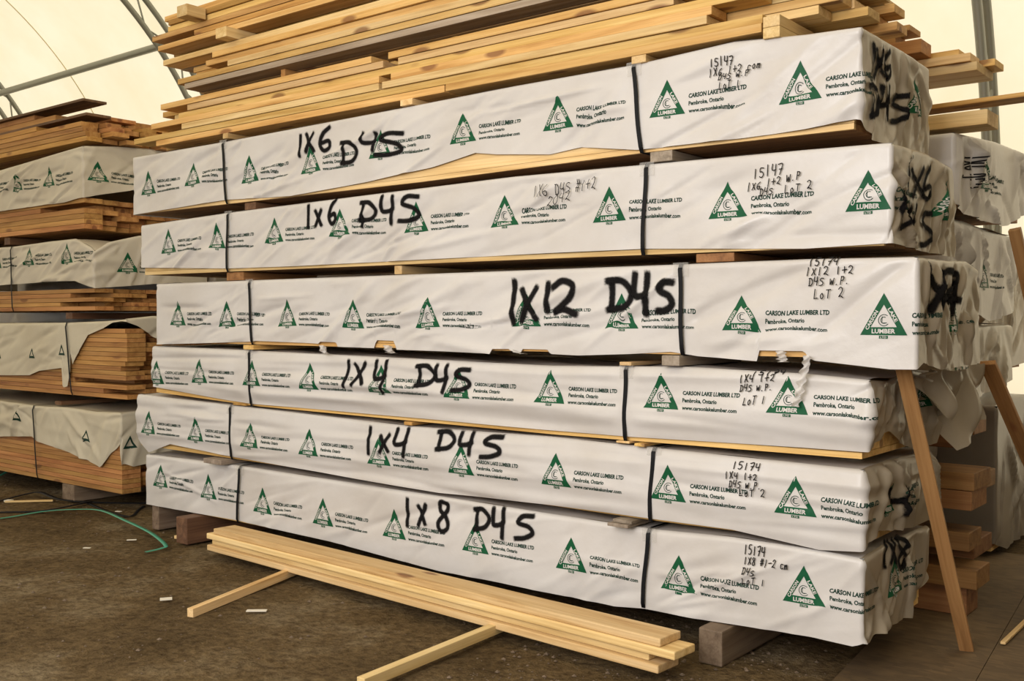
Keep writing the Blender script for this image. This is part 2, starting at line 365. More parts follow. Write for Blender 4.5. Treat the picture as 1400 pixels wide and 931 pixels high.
G = {
 '0': [[(.5, 1), (.05, .65), (.1, .2), (.5, 0), (.9, .3), (.9, .75), (.5, 1)]],
 '1': [[(.6, 1), (.4, 0)]],
 '2': [[(.02, .8), (.4, 1), (.85, .85), (.7, .5), (.1, .08), (.45, .16), (1, 0)]],
 '3': [[(.05, .9), (.5, 1), (.85, .75), (.4, .55), (.9, .3), (.5, 0), (.05, .1)]],
 '4': [[(.15, 1), (.05, .5), (.5, .45), (.9, .55)], [(.9, 1), (.8, .45), (.72, 0)]],
 '5': [[(.95, 1), (.25, .98), (.15, .58), (.6, .6), (.9, .3), (.5, 0), (.05, .08)]],
 '6': [[(.85, 1), (.35, .72), (.06, .28), (.4, .0), (.85, .15), (.75, .42), (.2, .32)]],
 '7': [[(0, .95), (.95, 1), (.4, 0)], [(.25, .5), (.9, .55)]],
 '8': [[(.75, .9), (.3, .97), (.2, .72), (.75, .4), (.8, .08), (.3, 0), (.15, .3), (.75, .68), (.78, .9)]],
 '9': [[(.9, .75), (.5, .98), (.1, .75), (.5, .5), (.9, .8), (.75, 0)]],
 'x': [[(.1, .95), (.9, .05)], [(.9, 1), (.1, 0)]],
 'D': [[(.2, .95), (.14, 0)], [(0, .95), (.6, .95), (.98, .55), (.7, .12), (0, .02)]],
 'S': [[(1, .95), (.45, .95), (.2, .68), (.75, .5), (.95, .22), (.5, .02), (0, .0)]],
 'W': [[(0, .8), (.2, 0), (.5, .6), (.75, 0), (1, .9)]],
 'P': [[(.2, 1), (.15, 0)], [(.1, .95), (.8, .95), (.85, .6), (.2, .48)]],
 'L': [[(.2, 1), (.15, .03)], [(.15, .03), (.9, .1)]],
 'o': [[(.5, .6), (.15, .35), (.4, .02), (.8, .25), (.5, .6)]],
 'T': [[(0, .95), (1, 1)], [(.5, .97), (.45, 0)]],
 '+': [[(0, .45), (1, .55)], [(.5, .9), (.5, .1)]],
 '#': [[(.3, 1), (.2, 0)], [(.75, 1), (.65, 0)], [(0, .65), (1, .7)], [(0, .3), (.95, .35)]],
 '.': [[(.4, .0), (.5, .08)]],
 '-': [[(0, .45), (1, .5)]],
 'c': [[(.9, .55), (.3, .6), (.15, .2), (.5, 0), (.95, .12)]],
 'm': [[(0, 0), (.05, .6), (.1, .4), (.35, .6), (.45, 0)], [(.45, .4), (.75, .6), (.9, 0)]],
 'r': [[(.1, .6), (.2, 0)], [(.2, .4), (.8, .6)]],
 'n': [[(.1, .6), (.15, 0)], [(.15, .4), (.7, .6), (.85, 0)]],
 'g': [[(.8, .5), (.3, .6), (.2, .2), (.7, .2), (.8, .55), (.7, -.3), (.2, -.25)]],
}
def make_logo():
    """printed repeat: (verts, faces, material, lift); x from the triangle's apex, z from its base"""
    out = []
    O = [(-.090, 0), (.090, 0), (0, .158)]; I = [(-.050, .030), (.050, .030), (0, .114)]
    out.append((*ring(O, I), 1, 0.0014))
    ang = math.atan2(.158, .09)
    for s, L0, t, a, sgn in (('CARSON', .080, .040, ang, 1), ('LAKE', .058, .052, -ang, -1)):
        vf = fit_text(s, L0, .0128, 0.03)
        if sgn > 0:
            d = np.array([math.cos(ang), math.sin(ang)]); nrm = np.array([math.sin(ang), -math.cos(ang)])
            b = np.array(O[0]) + d * 0.031 + nrm * 0.0168
        else:
            d = np.array([math.cos(-ang), math.sin(-ang)]); nrm = np.array([-math.sin(ang), -math.cos(ang)])
            b = np.array(O[2]) + d * 0.060 + nrm * 0.0170
        out.append((*xf(vf, a, b[0], b[1]), 0, 0.0024))
    out.append((*xf(fit_text('LUMBER', .090, .0160, 0.035), 0, -.045, .0072), 0, 0.0024))
    out.append((np.array([(-.017, -.013), (.017, -.013), (.017, -.002), (-.017, -.002)]), [(0, 1, 2, 3)], 1, 0.0014))
    out.append((*xf(fit_text('LTD', .024, .007, 0.02), 0, -.012, -.011), 0, 0.0024))
    for r, a0, a1 in ((.021, 50, 320), (.012, 60, 300)):
        p = [(0.001 + r * math.cos(math.radians(a)), .056 + r * math.sin(math.radians(a))) for a in np.linspace(a0, a1, 16)]
        v, f, _ = ribbon(p, .0026, 0); out.append((v, f, 2, 0.0014))
    v, f, _ = ribbon([(-.006, .070), (-.006, .046), (.012, .046)], .0026, 0); out.append((v, f, 2, 0.0014))
    out.append((*xf(fit_text('CARSON LAKE LUMBER LTD', .272, .0175, 0.04, 0.12), 0, .107, .066), 2, 0.0014))
    out.append((*xf(fit_text('Pembroke, Ontario', .168, .0170, 0.032), 0, .107, .034), 2, 0.0014))
    out.append((*xf(fit_text('www.carsonlakelumber.com', .264, .0160, 0.034), 0, .107, .002), 2, 0.0014))
    return out
LOGO = make_logo()

# ------------------------------------------------------------------ wrapped bundles
class Sheet:
    """the wrap of one bundle: u runs along the front (u = x), past the right corner on along the end; S(u, z) is the point on it"""
    def __init__(s, x0, x1, yf, W, top, bot, seed, style='diag', amp=1.0, end_amp=1.0, r=0.018, nf=95, bulge=0.0):
        s.x0, s.x1, s.yf, s.W, s.r, s.bulge = x0, x1, yf, W, r, bulge
        s.top = np.array(sorted(top)); s.bot = np.array(sorted(bot))
        R = np.random.RandomState(seed); Fd = []
        zlo, zhi = s.bot[:, 1].min(), s.top[:, 1].max(); h = zhi - zlo
        for _ in range(nf):
            c = (R.uniform(x0 - .1, x1), R.uniform(zlo, zhi))
            if style == 'horiz': a, L, w, A = R.normal(0.0, .05), R.uniform(.3, 1.3), R.uniform(.014, .035), R.normal(0, .0050)
            elif style == 'mess': a, L, w, A = R.uniform(-1.3, 1.3), R.uniform(.1, .45), R.uniform(.012, .035), R.normal(0, .0085)
            else: a, L, w, A = R.normal(.38, .22), R.uniform(.12, .6), R.uniform(.010, .030), R.normal(0, .0056)
            Fd.append((*c, a, L, w, A * amp))
        if style == 'horiz':
            for k in range(5):
                z = zlo + h * (.14 + .17 * k + R.uniform(-.04, .04))
                for _ in range(5): Fd.append((R.uniform(x0, x1), z + R.normal(0, .008), R.normal(0, .012), R.uniform(.9, 2.4), R.uniform(.016, .032), R.choice([-1, 1, 1]) * R.uniform(.003, .008) * amp))
        for _ in range(26):
            c = (x1 + R.uniform(.03, W), R.uniform(zlo, zhi))
            Fd.append((*c, R.choice([-1, 1, 1]) * R.uniform(.5, 1.55), R.uniform(.1, .4), R.uniform(.010, .03), R.normal(0, .011) * end_amp))
        s.F = Fd; s.R = R; s.taut = []
    def zt(s, u): return np.interp(u, s.top[:, 0], s.top[:, 1])
    def zb(s, u): return np.interp(u, s.bot[:, 0], s.bot[:, 1])
    def disp(s, u, z):
        d = np.zeros_like(u)
        for cx, cz, a, L, w, A in s.F:
            du, dz = u - cx, z - cz; ca, sa = math.cos(a), math.sin(a)
            al = np.abs(du * ca + dz * sa) / L; pe = (-du * sa + dz * ca) / w
            k = (al < 1) & (np.abs(pe) < 3)
            if k.any(): d[k] += A * np.exp(-pe[k] ** 2) * (1 - al[k] ** 2)
        for xs_ in s.taut: d *= 1 - .85 * np.exp(-((u - xs_) / .07) ** 2)      # pulled tight under a strap
        d += 0.004 * np.sin(u * 5.3 + z * 7) * np.sin(z * 11 + u * 1.7)
        t, b = s.zt(u), s.zb(u); v = np.clip((z - b) / np.maximum(t - b, 1e-3), 0, 1)
        if s.bulge: d += s.bulge * np.sin(np.pi * v)
        return np.maximum(d, -.014) * np.clip((1 - v) * 9, 0, 1)
    def S(s, u, z, lift=0.0):
        u = np.asarray(u, float); z = np.asarray(z, float)
        d = s.disp(u, z) + lift; r = s.r
        x = np.where(u > s.x1, s.x1 + d, np.where(u < s.x0, s.x0 - d, u))
        y = np.where(u > s.x1, s.yf + (u - s.x1), np.where(u < s.x0, s.yf + (s.x0 - u), s.yf - d))
        for xc, sg in ((s.x1, 1), (s.x0, -1)):
            t = (u - xc) * sg; k = np.abs(t) < r
            a = (t[k] + r) / (2 * r) * math.pi / 2
            x[k] = (xc - sg * r) + sg * (r + d[k]) * np.sin(a); y[k] = s.yf + r - (r + d[k]) * np.cos(a)
        e = np.clip(1 - (s.zt(u) - z) / r, 0, 1)                 # ease the top edge
        off = r * (1 - np.sqrt(np.maximum(1 - e ** 2, 0)))
        y = y + np.where((u <= s.x1) & (u >= s.x0), off, 0); x = x - np.where(u > s.x1, off, 0) + np.where(u < s.x0, off, 0)
        return np.stack([x, y, z], -1)
    def build(s, parent, mats, name='wrap', du=0.0125, nz=34, logos=(), strokes=(), end_mat=None, close_top=True, lscale=1.0):
        mb = MB()
        un = np.concatenate([np.linspace(s.x0 - s.W, s.x0 - s.r, 8), np.arange(s.x0 - s.r * .7, s.x1 - s.r, du), s.x1 + s.r * np.linspace(-1, 1, 7), np.linspace(s.x1 + s.r * 1.4, s.x1 + s.W, 60)])
        v = np.linspace(0, 1, nz); v = np.concatenate([v[:-1], [1 - .35 / nz, 1]])
        T, B = s.zt(un), s.zb(un)
        U = np.repeat(un[:, None], len(v), 1); Z = B[:, None] + (T - B)[:, None] * v[None, :]
        P = s.S(U.ravel(), Z.ravel()).reshape(*U.shape, 3)
        k = np.searchsorted(un, s.x1)
        mb.grid(P[:k + 4], 0); mb.grid(P[k + 3:], 5 if end_mat else 0)
        if close_top:
            c = np.linspace(s.x0 + .02, s.x1 - .02, 90); q = np.linspace(0, 1, 12)
            Q = np.zeros((len(c), len(q), 3)); Q[..., 0] = c[:, None]
            Q[..., 1] = s.yf + s.r + (s.W - 2 * s.r) * q[None, :]; Q[..., 2] = s.zt(c)[:, None] - .001 + .004 * np.sin(c[:, None] * 9 + q[None, :] * 14)
            mb.grid(Q, 0)
        for lx, lz in logos:
            for (lv, lf, lm, ll) in (LOGO if lscale == 1 else LOGO[:1]):
                if lscale != 1: lm = 2
                uu, zz = lv[:, 0] * lscale + lx, lv[:, 1] * lscale + lz
                if uu.max() > s.x1 + s.W - .01: continue
                d = s.disp(uu, zz); w = 0.8 * np.clip(d, -.012, .012) * np.clip((s.x1 - uu) / .08, .25, 1.0)
                mb.add(s.S(uu + w * .8, zz + w, ll), lf, lm, None, True)
        for i, (sv, sf, sa, sm) in enumerate(strokes):
            mb.add(s.S(sv[:, 0], sv[:, 1], 0.0034 + 0.0002 * i), sf, sm, sa, True)
        return mb.build(name, mats, parent)
    def px(s, px, py, end=False):
        if end: y, z = at_x(px, py, s.x1); return s.x1 + y - s.yf, z
        return at_y(px, py, s.yf)
def px_line(sh, seq, end=False): return [sh.px(a, b, end) for a, b in seq]
def spray(sh, items, w=0.026, end=False, mat=3):
    out = []; w = w * 1.35
    for ch, (x0, y0, x1, y1) in items:
        for st in G[ch]:
            p = smooth_line([(x0 + a * (x1 - x0), y1 - b * (y1 - y0)) for a, b in st])
            v, f, a = ribbon([sh.px(q[0], q[1], end) for q in p], w); out.append((v, f, a, mat))
    return out
def pen(sh, lines, w=0.0040, end=False):
    out = []
    for txt, (x0, y0), (x1, y1), h in lines:
        n = len(txt); R = random.Random(txt)
        for i, ch in enumerate(txt):
            if ch == ' ': continue
            cx0 = x0 + (x1 - x0) * (i + .08) / n; cx1 = x0 + (x1 - x0) * (i + .80) / n
            if ch == '1': cx0, cx1 = cx0 + .3 * (cx1 - cx0), cx0 + .6 * (cx1 - cx0)
            yb = y0 + (y1 - y0) * i / n + R.uniform(-.6, .6); hh = h * R.uniform(.88, 1.1)
            for st in G[ch]:
                p = smooth_line([(cx0 + a * (cx1 - cx0) + b * 1.0, yb - b * hh) for a, b in st], 5)
                v, f, a = ribbon([sh.px(q[0], q[1], end) for q in p], w, .3); out.append((v, f, np.ones(len(v)), 4))
    return out
MATS = [WRAP, GREEN, INK, SPRAY, PEN, FILM]

def board_core(sh, parent, mat, core_bot, name='boards', layer=0.024):
    """the boards inside: a bottom layer of separate boards and the block of boards above it"""
    mb = MB(); cb = np.array(sorted(core_bot)); xs = np.linspace(sh.x0 + .03, sh.x1 - .035, 40)
    zb = np.interp(xs, cb[:, 0], cb[:, 1]); zt = sh.zt(xs) - .02
    n = 6; bw = (sh.W - .05) / n
    def prism(y0, y1, lo, hi, mi=0):
        P = np.array([[(x, y0, a), (x, y1, a), (x, y1, b), (x, y0, b), (x, y0, a)] for x, a, b in zip(xs, lo, hi)])
        mb.grid(P, mi, smooth=False); mb.add(P[0][:4], [(0, 1, 2, 3)], mi, None, False); mb.add(P[-1][:4], [(3, 2, 1, 0)], mi, None, False)
    for i in range(n):
        y0 = sh.yf + .016 + i * bw
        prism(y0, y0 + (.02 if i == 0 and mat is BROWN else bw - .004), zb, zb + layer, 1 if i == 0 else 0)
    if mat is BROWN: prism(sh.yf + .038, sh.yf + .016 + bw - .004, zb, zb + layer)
    prism(sh.yf + .018, sh.yf + .036, zb + layer + .002, zt, 1)
    prism(sh.yf + .037, sh.yf + sh.W - .03, zb + layer + .002, zt)
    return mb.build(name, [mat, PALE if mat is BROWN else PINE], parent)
def strap(sh, parent, pt, pb, core_bot, w=0.020, protect=True):
    mb = MB(); (xt, zt), (xb, zb) = pt, pb; zt = float(sh.zt(np.array([xt]))[0]); zlow = float(np.interp(xb, *np.array(sorted(core_bot)).T))
    path = [(xt, sh.yf + .35, zt + .006), (xt, sh.yf + .03, zt + .006), (xt, sh.yf + .002, zt + .003)]
    for k in np.linspace(0.06, 0.94, 12): path.append((xt + (xb - xt) * k + .003 * math.sin(k * 7), None, zt + (zlow - zt) * k))
    path += [(xb, sh.yf - .002, zlow - .003), (xb, sh.yf + .3, zlow - .005)]
    C = []
    for (x, y, z) in path:
        if y is None:
            zz = max(z, float(sh.zb(np.array([x]))[0])); y = min(sh.yf - .010, float(sh.S(np.array([x]), np.array([zz]), .004)[0, 1]))
            y = .35 * y + .65 * (sh.yf - .013)
        C.append((x, y, z))
    P = np.array([[(x - w / 2, y, z), (x + w / 2, y, z)] for x, y, z in C]); mb.grid(P, 0)
    Q = P.copy(); Q[3:15, :, 1] -= .002; mb.grid(Q, 0)
    mb.build('strap', BAND, parent)
    if protect:
        for zc_, sg in ((zt, -1),):
            m2 = MB(); y = sh.yf - .009
            q = np.array([[(xt - .035 + .075 * i, y + (0.03 if j == 0 else 0.0), zc_ + (.006 if j < 2 else sg * .055)) for j in range(3)] for i in range(2)])
            m2.grid(q, 0, smooth=False)
            pr = m2.build('corner_protector', CLEAR, parent); pr['label'] = 'clear plastic corner protector under the strap'

GRP = 'wrapped bundles of the tall front stack'; SHEETS = []
def bundle(label, seed, x0, x1, top, bot, core, W=0.83, style='diag', amp=1.0, end_amp=1.0, end_top=None, end_bot=None, logo_x=(), logo_dz=(),
           sprays=(), end_sprays=(), pens=(), straps=(), yf=0.0, r=0.018, sw=0.026, bulge=0.0, core_mat=None, extra_logos=(), creases=(), end_logo=.5, end_creases=()):
    o = tag(empty('lumber_bundle', ((x0 + x1) / 2, yf + W / 2, min(p[1] for p in core))), label, 'lumber bundle', GRP)
    zt1, zb1 = top[-1][1], bot[-1][1]
    et = end_top or [(.0, zt1), (W, zt1 - .01)]; eb = end_bot or [(0, zb1), (W, zb1)]
    T = [(x0 - W, top[0][1]), (x0, top[0][1])] + [p for p in top if x0 < p[0] < x1 - .02] + [(x1 + max(a, .001), b) for a, b in et]
    B = [(x0 - W, bot[0][1]), (x0, bot[0][1])] + [p for p in bot if x0 < p[0] < x1 - .02] + [(x1 + max(a, .001), b) for a, b in eb]
    sh = Sheet(x0, x1, yf, W, T, B, seed, style, amp, end_amp, r=r, bulge=bulge)
    sh.taut = [at_y(*a, yf)[0] for a, b in straps]
    st = spray(sh, sprays, sw) + spray(sh, end_sprays, sw * .95, True) + pen(sh, pens)
    logos = list(zip(logo_x, logo_dz)) + [(x1 + end_logo, logo_dz[-1] + .01)]
    for (du_, z0_, z1_, w_, A_, t_) in end_creases: sh.F.append((x1 + du_, (z0_ + z1_) / 2, math.pi / 2 + t_, (z1_ - z0_) / 2, w_, A_))
    logos = logos + list(extra_logos)
    for (a, b, w_, A_) in creases:
        (ua, za), (ub, zb_) = at_y(*a, yf), at_y(*b, yf); sh.F.append(((ua + ub) / 2, (za + zb_) / 2, math.atan2(zb_ - za, ub - ua), math.hypot(ub - ua, zb_ - za) / 2, w_, A_))
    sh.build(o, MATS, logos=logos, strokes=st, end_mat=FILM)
    board_core(sh, o, core_mat or PINE, core)
    for a, b in straps: strap(sh, o, at_y(*a, yf), at_y(*b, yf), core)
    SHEETS.append((sh, core)); return o, sh
def Y0(seq, y=0.0): return [at_y(a, b, y) for a, b in seq]
LX = lambda seq: [at_y(a, b, 0.0)[0] for a, b in seq]
LZ = lambda seq: [at_y(a, b, 0.0)[1] for a, b in seq]

# 1x6 lot 1 (top)
tri1 = [(203, 265), (264, 254), (341, 247), (425, 236), (520, 216), (633, 195), (763, 176), (912, 159), (1094, 138)]
bundle('topmost white wrapped lumber bundle of the tall stack, marked LOT 1 and 1x6', 11, -5.17, -0.02,
       Y0([(180, 215), (306, 193), (547, 147), (700, 117), (868, 87), (1000, 56), (1100, 46), (1178, 35)]),
       Y0([(181, 294), (310, 273), (400, 268), (500, 249), (590, 229), (650, 209), (679, 211), (750, 211), (794, 201), (871, 205), (1014, 189), (1100, 177), (1168, 163)]),
       [(-5.2, 2.19), (-2.4, 2.185), (-1.0, 2.20), (0, 2.195)], amp=1.4, end_amp=1.1, end_top=[(0, 2.587), (.5, 2.592), (.84, 2.585)],
       end_bot=[(0, 2.225), (.03, 2.20), (.12, 2.165), (.5, 2.155), (.83, 2.16)], logo_x=LX(tri1), logo_dz=LZ(tri1),
       sprays=[('1', (409, 185, 413, 214)), ('x', (418, 182, 431, 208)), ('6', (437, 174, 454, 206)), ('D', (467, 194, 489, 224)), ('4', (494, 182, 516, 206)), ('S', (513, 181, 552, 212))],
       end_sprays=[('1', (1187, 60, 1196, 96)), ('x', (1193, 66, 1207, 106)), ('6', (1207, 70, 1217, 108)), ('D', (1187, 115, 1198, 160)), ('4', (1201, 118, 1216, 164)), ('S', (1217, 130, 1234, 166))],
       pens=[('15147', (972, 92), (1004, 88), 11), ('1x6 1+2 com', (969, 106), (1042, 92), 11), ('D4S W.P', (983, 110), (1026, 103), 8), ('LoT 1', (984, 123), (1014, 120), 11)],
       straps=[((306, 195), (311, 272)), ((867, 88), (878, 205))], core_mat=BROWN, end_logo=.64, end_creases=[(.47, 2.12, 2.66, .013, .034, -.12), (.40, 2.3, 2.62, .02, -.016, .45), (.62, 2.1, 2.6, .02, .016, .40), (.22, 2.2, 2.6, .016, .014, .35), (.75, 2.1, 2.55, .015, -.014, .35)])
# 1x6 lot 2
tri2 = [(231, 346), (297, 340), (375, 332), (465, 324), (569, 316), (690, 309), (833, 303), (995, 297), (1187, 288)]
bundle('white wrapped bundle marked LOT 2 and 1x6, second from the top of the tall stack', 23, -5.07, 0.10,
       Y0([(192, 308), (313, 290), (501, 266), (700, 241), (883, 224), (1100, 204), (1220, 194)]),
       Y0([(191, 366), (310, 367), (400, 364), (750, 346), (883, 340), (1100, 340), (1206, 333), (1222, 332)]),
       [(-5.1, 1.762), (-2, 1.748), (0.1, 1.735)], amp=1.3, end_amp=1.3, W=0.80, end_top=[(0, 2.126), (.40, 2.14), (.78, 2.12), (.80, 2.08)],
       end_bot=[(0, 1.742), (.1, 1.74), (.3, 1.73), (.8, 1.725)], logo_x=LX(tri2), logo_dz=LZ(tri2),
       sprays=[('1', (419, 281, 425, 311)), ('x', (431, 287, 441, 309)), ('6', (450, 273, 461, 306)), ('D', (494, 276, 515, 302)), ('1', (497, 296, 497.5, 310)), ('4', (521, 268, 540, 306)), ('S', (545, 267, 573, 302))],
       end_sprays=[('1', (1236, 217, 1247, 262)), ('x', (1244, 230, 1262, 270)), ('6', (1259, 228, 1272, 274)), ('D', (1227, 268, 1237, 312)), ('4', (1240, 280, 1252, 328)), ('S', (1256, 290, 1270, 335))],
       pens=[('15147', (1029, 244), (1072, 237), 14), ('1x6 1+2 W.P', (1021, 262), (1096, 244), 11), ('D4S', (1039, 268), (1058, 264), 9), ('LoT 2', (1073, 265), (1112, 258), 11),
             ('1x6 D4S #1+2', (730, 270), (818, 258), 16), ('2042', (749, 283), (783, 271), 14)],
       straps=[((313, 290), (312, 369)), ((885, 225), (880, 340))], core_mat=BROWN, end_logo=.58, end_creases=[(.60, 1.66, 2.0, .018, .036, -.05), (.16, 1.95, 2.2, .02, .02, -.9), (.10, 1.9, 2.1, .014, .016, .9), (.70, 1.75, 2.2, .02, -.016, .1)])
# 1x12
tri3 = [(243, 444), (310, 445), (393, 446), (483, 448), (585, 448), (720, 447), (850, 448), (1014, 452), (1208, 458)]
b3bot = Y0([(213, 471), (345, 467), (350, 466), (420, 469), (437, 470), (438, 467), (459, 468), (461, 474), (512, 476), (514, 465), (538, 466), (541, 478), (600, 480), (664, 483), (672, 484), (674, 477), (697, 477), (699, 480), (712, 482),
            (713, 477), (748, 478), (752, 484), (790, 486), (860, 484), (917, 481), (954, 487), (1036, 494), (1038, 479), (1100, 480), (1106, 489), (1114, 493), (1217, 505), (1250, 502)])
b3, sh3 = bundle('white wrapped bundle marked 1x12 with a torn bottom edge, third from the top', 35, -4.89, 0.20,
       Y0([(212, 388), (342, 383), (750, 368), (932, 361), (1100, 354), (1257, 351)]), b3bot,
       [(-4.9, 1.300), (-2.0, 1.295), (0.2, 1.300)], amp=1.35, end_amp=1.2, W=0.84, end_top=[(0, 1.686), (.4, 1.69), (.66, 1.70), (.84, 1.67)],
       end_bot=[(0, 1.262), (.08, 1.285), (.3, 1.25), (.6, 1.255), (.84, 1.26)], logo_x=LX(tri3), logo_dz=LZ(tri3),
       sprays=[('1', (700, 384, 706, 442)), ('x', (711, 393, 737, 439)), ('1', (747, 387, 753, 426)), ('2', (756, 384, 790, 430)), ('D', (832, 382, 864, 424)), ('4', (866, 374, 888, 430)), ('S', (898, 384, 920, 425))],
       end_sprays=[('1', (1266, 360, 1270, 415)), ('x', (1271, 375, 1283, 425)), ('1', (1285, 372, 1290, 420)), ('2', (1285, 370, 1312, 412)), ('4', (1292, 390, 1308, 428))],
       pens=[('15174', (1105, 364), (1148, 361), 10), ('1x12 1+2', (1101, 377), (1168, 374), 11), ('D4S W.P.', (1106, 391), (1164, 388), 11), ('LoT 2', (1113, 409), (1156, 407), 13)],
       straps=[((342, 385), (346, 467)), ((931, 362), (934, 482))], sw=.033, end_logo=.46, end_creases=[(.66, 1.22, 1.55, .016, .034, .06), (.56, 1.5, 1.72, .02, .022, -.5), (.14, 1.25, 1.7, .013, -.014, 0), (.32, 1.2, 1.5, .015, .014, .05)])
for pts, w in (([(1104, 486), (1103, 500), (1097, 520), (1093, 540), (1088, 556)], .030), ([(1068, 480), (1070, 488), (1072, 495)], .04), ([(441, 472), (445, 482), (450, 484)], .05), ([(530, 472), (534, 480), (538, 483)], .06), ([(700, 478), (712, 483), (725, 484)], .03)):
    C = smooth_line([at_y(a, b, -.03) for a, b in pts], 9); mb = MB(); R = random.Random(w * len(C))
    P = np.array([[(c[0] + w * (q - .5) * (1 + .3 * math.sin(i * 1.1)), -.026 + .010 * math.sin(i * .9 + q * 5) - .012 * (q * 2 - 1) ** 2, c[1]) for q in np.linspace(0, 1, 7)] for i, c in enumerate(C)])
    mb.grid(P, 0); mb.build('torn_strip', CLEAR2, b3)
# 1x4 lot 1
tri4 = [(215, 525), (274, 525), (346, 529), (425, 534), (522, 539), (628, 546), (753, 553), (904, 561), (1077, 568)]
bundle('white wrapped bundle marked LOT 1 and 1x4, third from the ground in the tall stack', 47, -4.94, 0.02,
       Y0([(207, 473), (341, 478.6), (358, 480), (560, 490), (750, 500), (854, 501), (928, 501), (1100, 511), (1190, 520)]),
       Y0([(205, 528), (311, 547), (344, 552), (600, 574), (750, 588), (860, 597), (1100, 612), (1189, 618)]),
       [(-4.95, .955), (-3.8, .915), (-1.5, .898), (0.02, .905)], style='horiz', amp=0.95, end_amp=1.6, W=0.84, end_top=[(0, 1.215), (.25, 1.20), (.5, 1.24), (.84, 1.2)],
       end_bot=[(0, .935), (.05, .95), (.22, 1.0), (.4, .93), (.6, .88), (.84, .9)], logo_x=LX(tri4), logo_dz=LZ(tri4),
       sprays=[('1', (471, 493, 483, 529)), ('x', (485, 496, 503, 526)), ('4', (514, 493, 532, 537)), ('D', (573, 499, 598, 527)), ('4', (598, 499, 616, 536)), ('S', (622, 504, 646, 533))],
       pens=[('15174', (1028, 513), (1074, 510), 5), ('1x4 1+2', (1012, 523), (1061, 521), 10), ('D4S W.P.', (1013, 535), (1058, 533), 9), ('LoT 1', (1019, 553), (1050, 551), 11)],
       straps=[((342, 478), (345, 552)), ((857, 500), (856, 603))], bulge=.014, end_logo=.62)
# 1x4 lot 2
tri5 = [(205, 594), (269, 604), (343, 613), (424, 624), (520, 637), (632, 650), (762, 666), (914, 686), (1087, 706)]
bundle('white wrapped bundle marked LOT 2 and 1x4, second from the ground in the tall stack', 59, -5.13, 0.00,
       Y0([(187, 538.6), (316, 554), (561, 583), (750, 597), (897, 613), (1000, 624), (1183, 643)]),
       Y0([(188, 600), (203, 618.6), (234, 607), (316, 624), (600, 674), (750, 690), (891, 709), (1000, 724), (1120, 752), (1180, 767)]),
       [(-5.1, .575), (-2.2, .555), (-.9, .55), (-.5, .555), (0, .553)], style='horiz', amp=1.0, end_amp=1.7, W=0.84, end_top=[(0, .864), (.3, .87), (.84, .86)],
       end_bot=[(0, .545), (.15, .60), (.4, .57), (.6, .55), (.84, .55)], logo_x=LX(tri5), logo_dz=LZ(tri5),
       sprays=[('1', (504, 584, 510, 620)), ('x', (521, 594, 536, 618)), ('4', (542, 586, 561, 624)), ('D', (600, 589, 624, 614)), ('4', (630, 591, 650, 621)), ('S', (660, 596, 689, 624))],
       end_sprays=[('1', (1206, 668, 1209, 700)), ('4', (1216, 664, 1226, 702))],
       pens=[('15174', (1003, 640), (1042, 643), 9), ('1x4 1+2', (994, 653), (1039, 657), 9), ('D4S W.P.', (1000, 665), (1045, 668), 9), ('LoT 2', (1013, 677), (1050, 680), 10)],
       straps=[((316, 556), (318, 625)), ((895, 605), (890, 712))], bulge=.016, end_logo=.24, end_creases=[(.50, .5, .85, .02, .025, .5), (.3, .55, .95, .018, -.02, .8)])
# 1x8
tri6 = [(220, 666), (285, 681), (359, 701), (442, 718), (539, 735), (650, 755), (781, 780), (928, 808), (1099, 826)]
bundle('white wrapped bundle marked 1x8, lowest in the tall stack, just off the dirt floor', 71, -5.03, 0.00,
       Y0([(201, 621), (327, 637), (600, 679), (750, 703), (890, 724), (1000, 735), (1123, 754), (1180, 766)]),
       Y0([(199, 689), (326, 712), (450, 740), (600, 781), (671, 794), (840, 829), (880, 832), (971, 849), (1109, 871), (1166, 883.6), (1180, 879)]),
       [(-5.0, .172), (-3.9, .172), (-2, .150), (-1, .155), (0, .172)], amp=.75, end_amp=1.1, W=0.82, end_top=[(0, .515), (.3, .53), (.82, .52)],
       end_bot=[(0, .185), (.05, .175), (.1, .20), (.57, .165), (.60, .22), (.82, .28)], logo_x=LX(tri6), logo_dz=LZ(tri6),
       sprays=[('1', (554, 682, 560, 719)), ('x', (571, 690, 583, 718)), ('8', (597, 685, 615, 726)), ('D', (648, 695, 669, 724)), ('4', (673, 695, 691, 736)), ('S', (704, 704, 730, 736))],
       end_sprays=[('1', (1209, 740, 1216, 775)), ('x', (1216, 738, 1224, 770)), ('8', (1224, 734, 1240, 776))],
       pens=[('15174', (1017, 757), (1047, 761), 12), ('1x8 #1-2 cm', (1017, 771), (1079, 778), 10), ('D4S', (1016, 784), (1034, 787), 8), ('LoT 1', (1015, 797), (1048, 801), 9)],
       straps=[((329, 637), (326, 712)), ((888, 725), (880, 835))],
       creases=[((880, 836), (1135, 745), .010, .009), ((885, 833), (1000, 775), .010, -.007), ((884, 834), (1010, 815), .009, .007), ((890, 828), (940, 760), .010, .006), ((215, 640), (300, 690), .012, .010), ((212, 655), (285, 640), .012, -.010), ((290, 680), (330, 640), .010, .008)], end_logo=.35, end_creases=[(.54, .1, .42, .014, .036, .0), (.03, .12, .4, .010, -.016, 0), (.50, .35, .6, .014, .022, .35)])

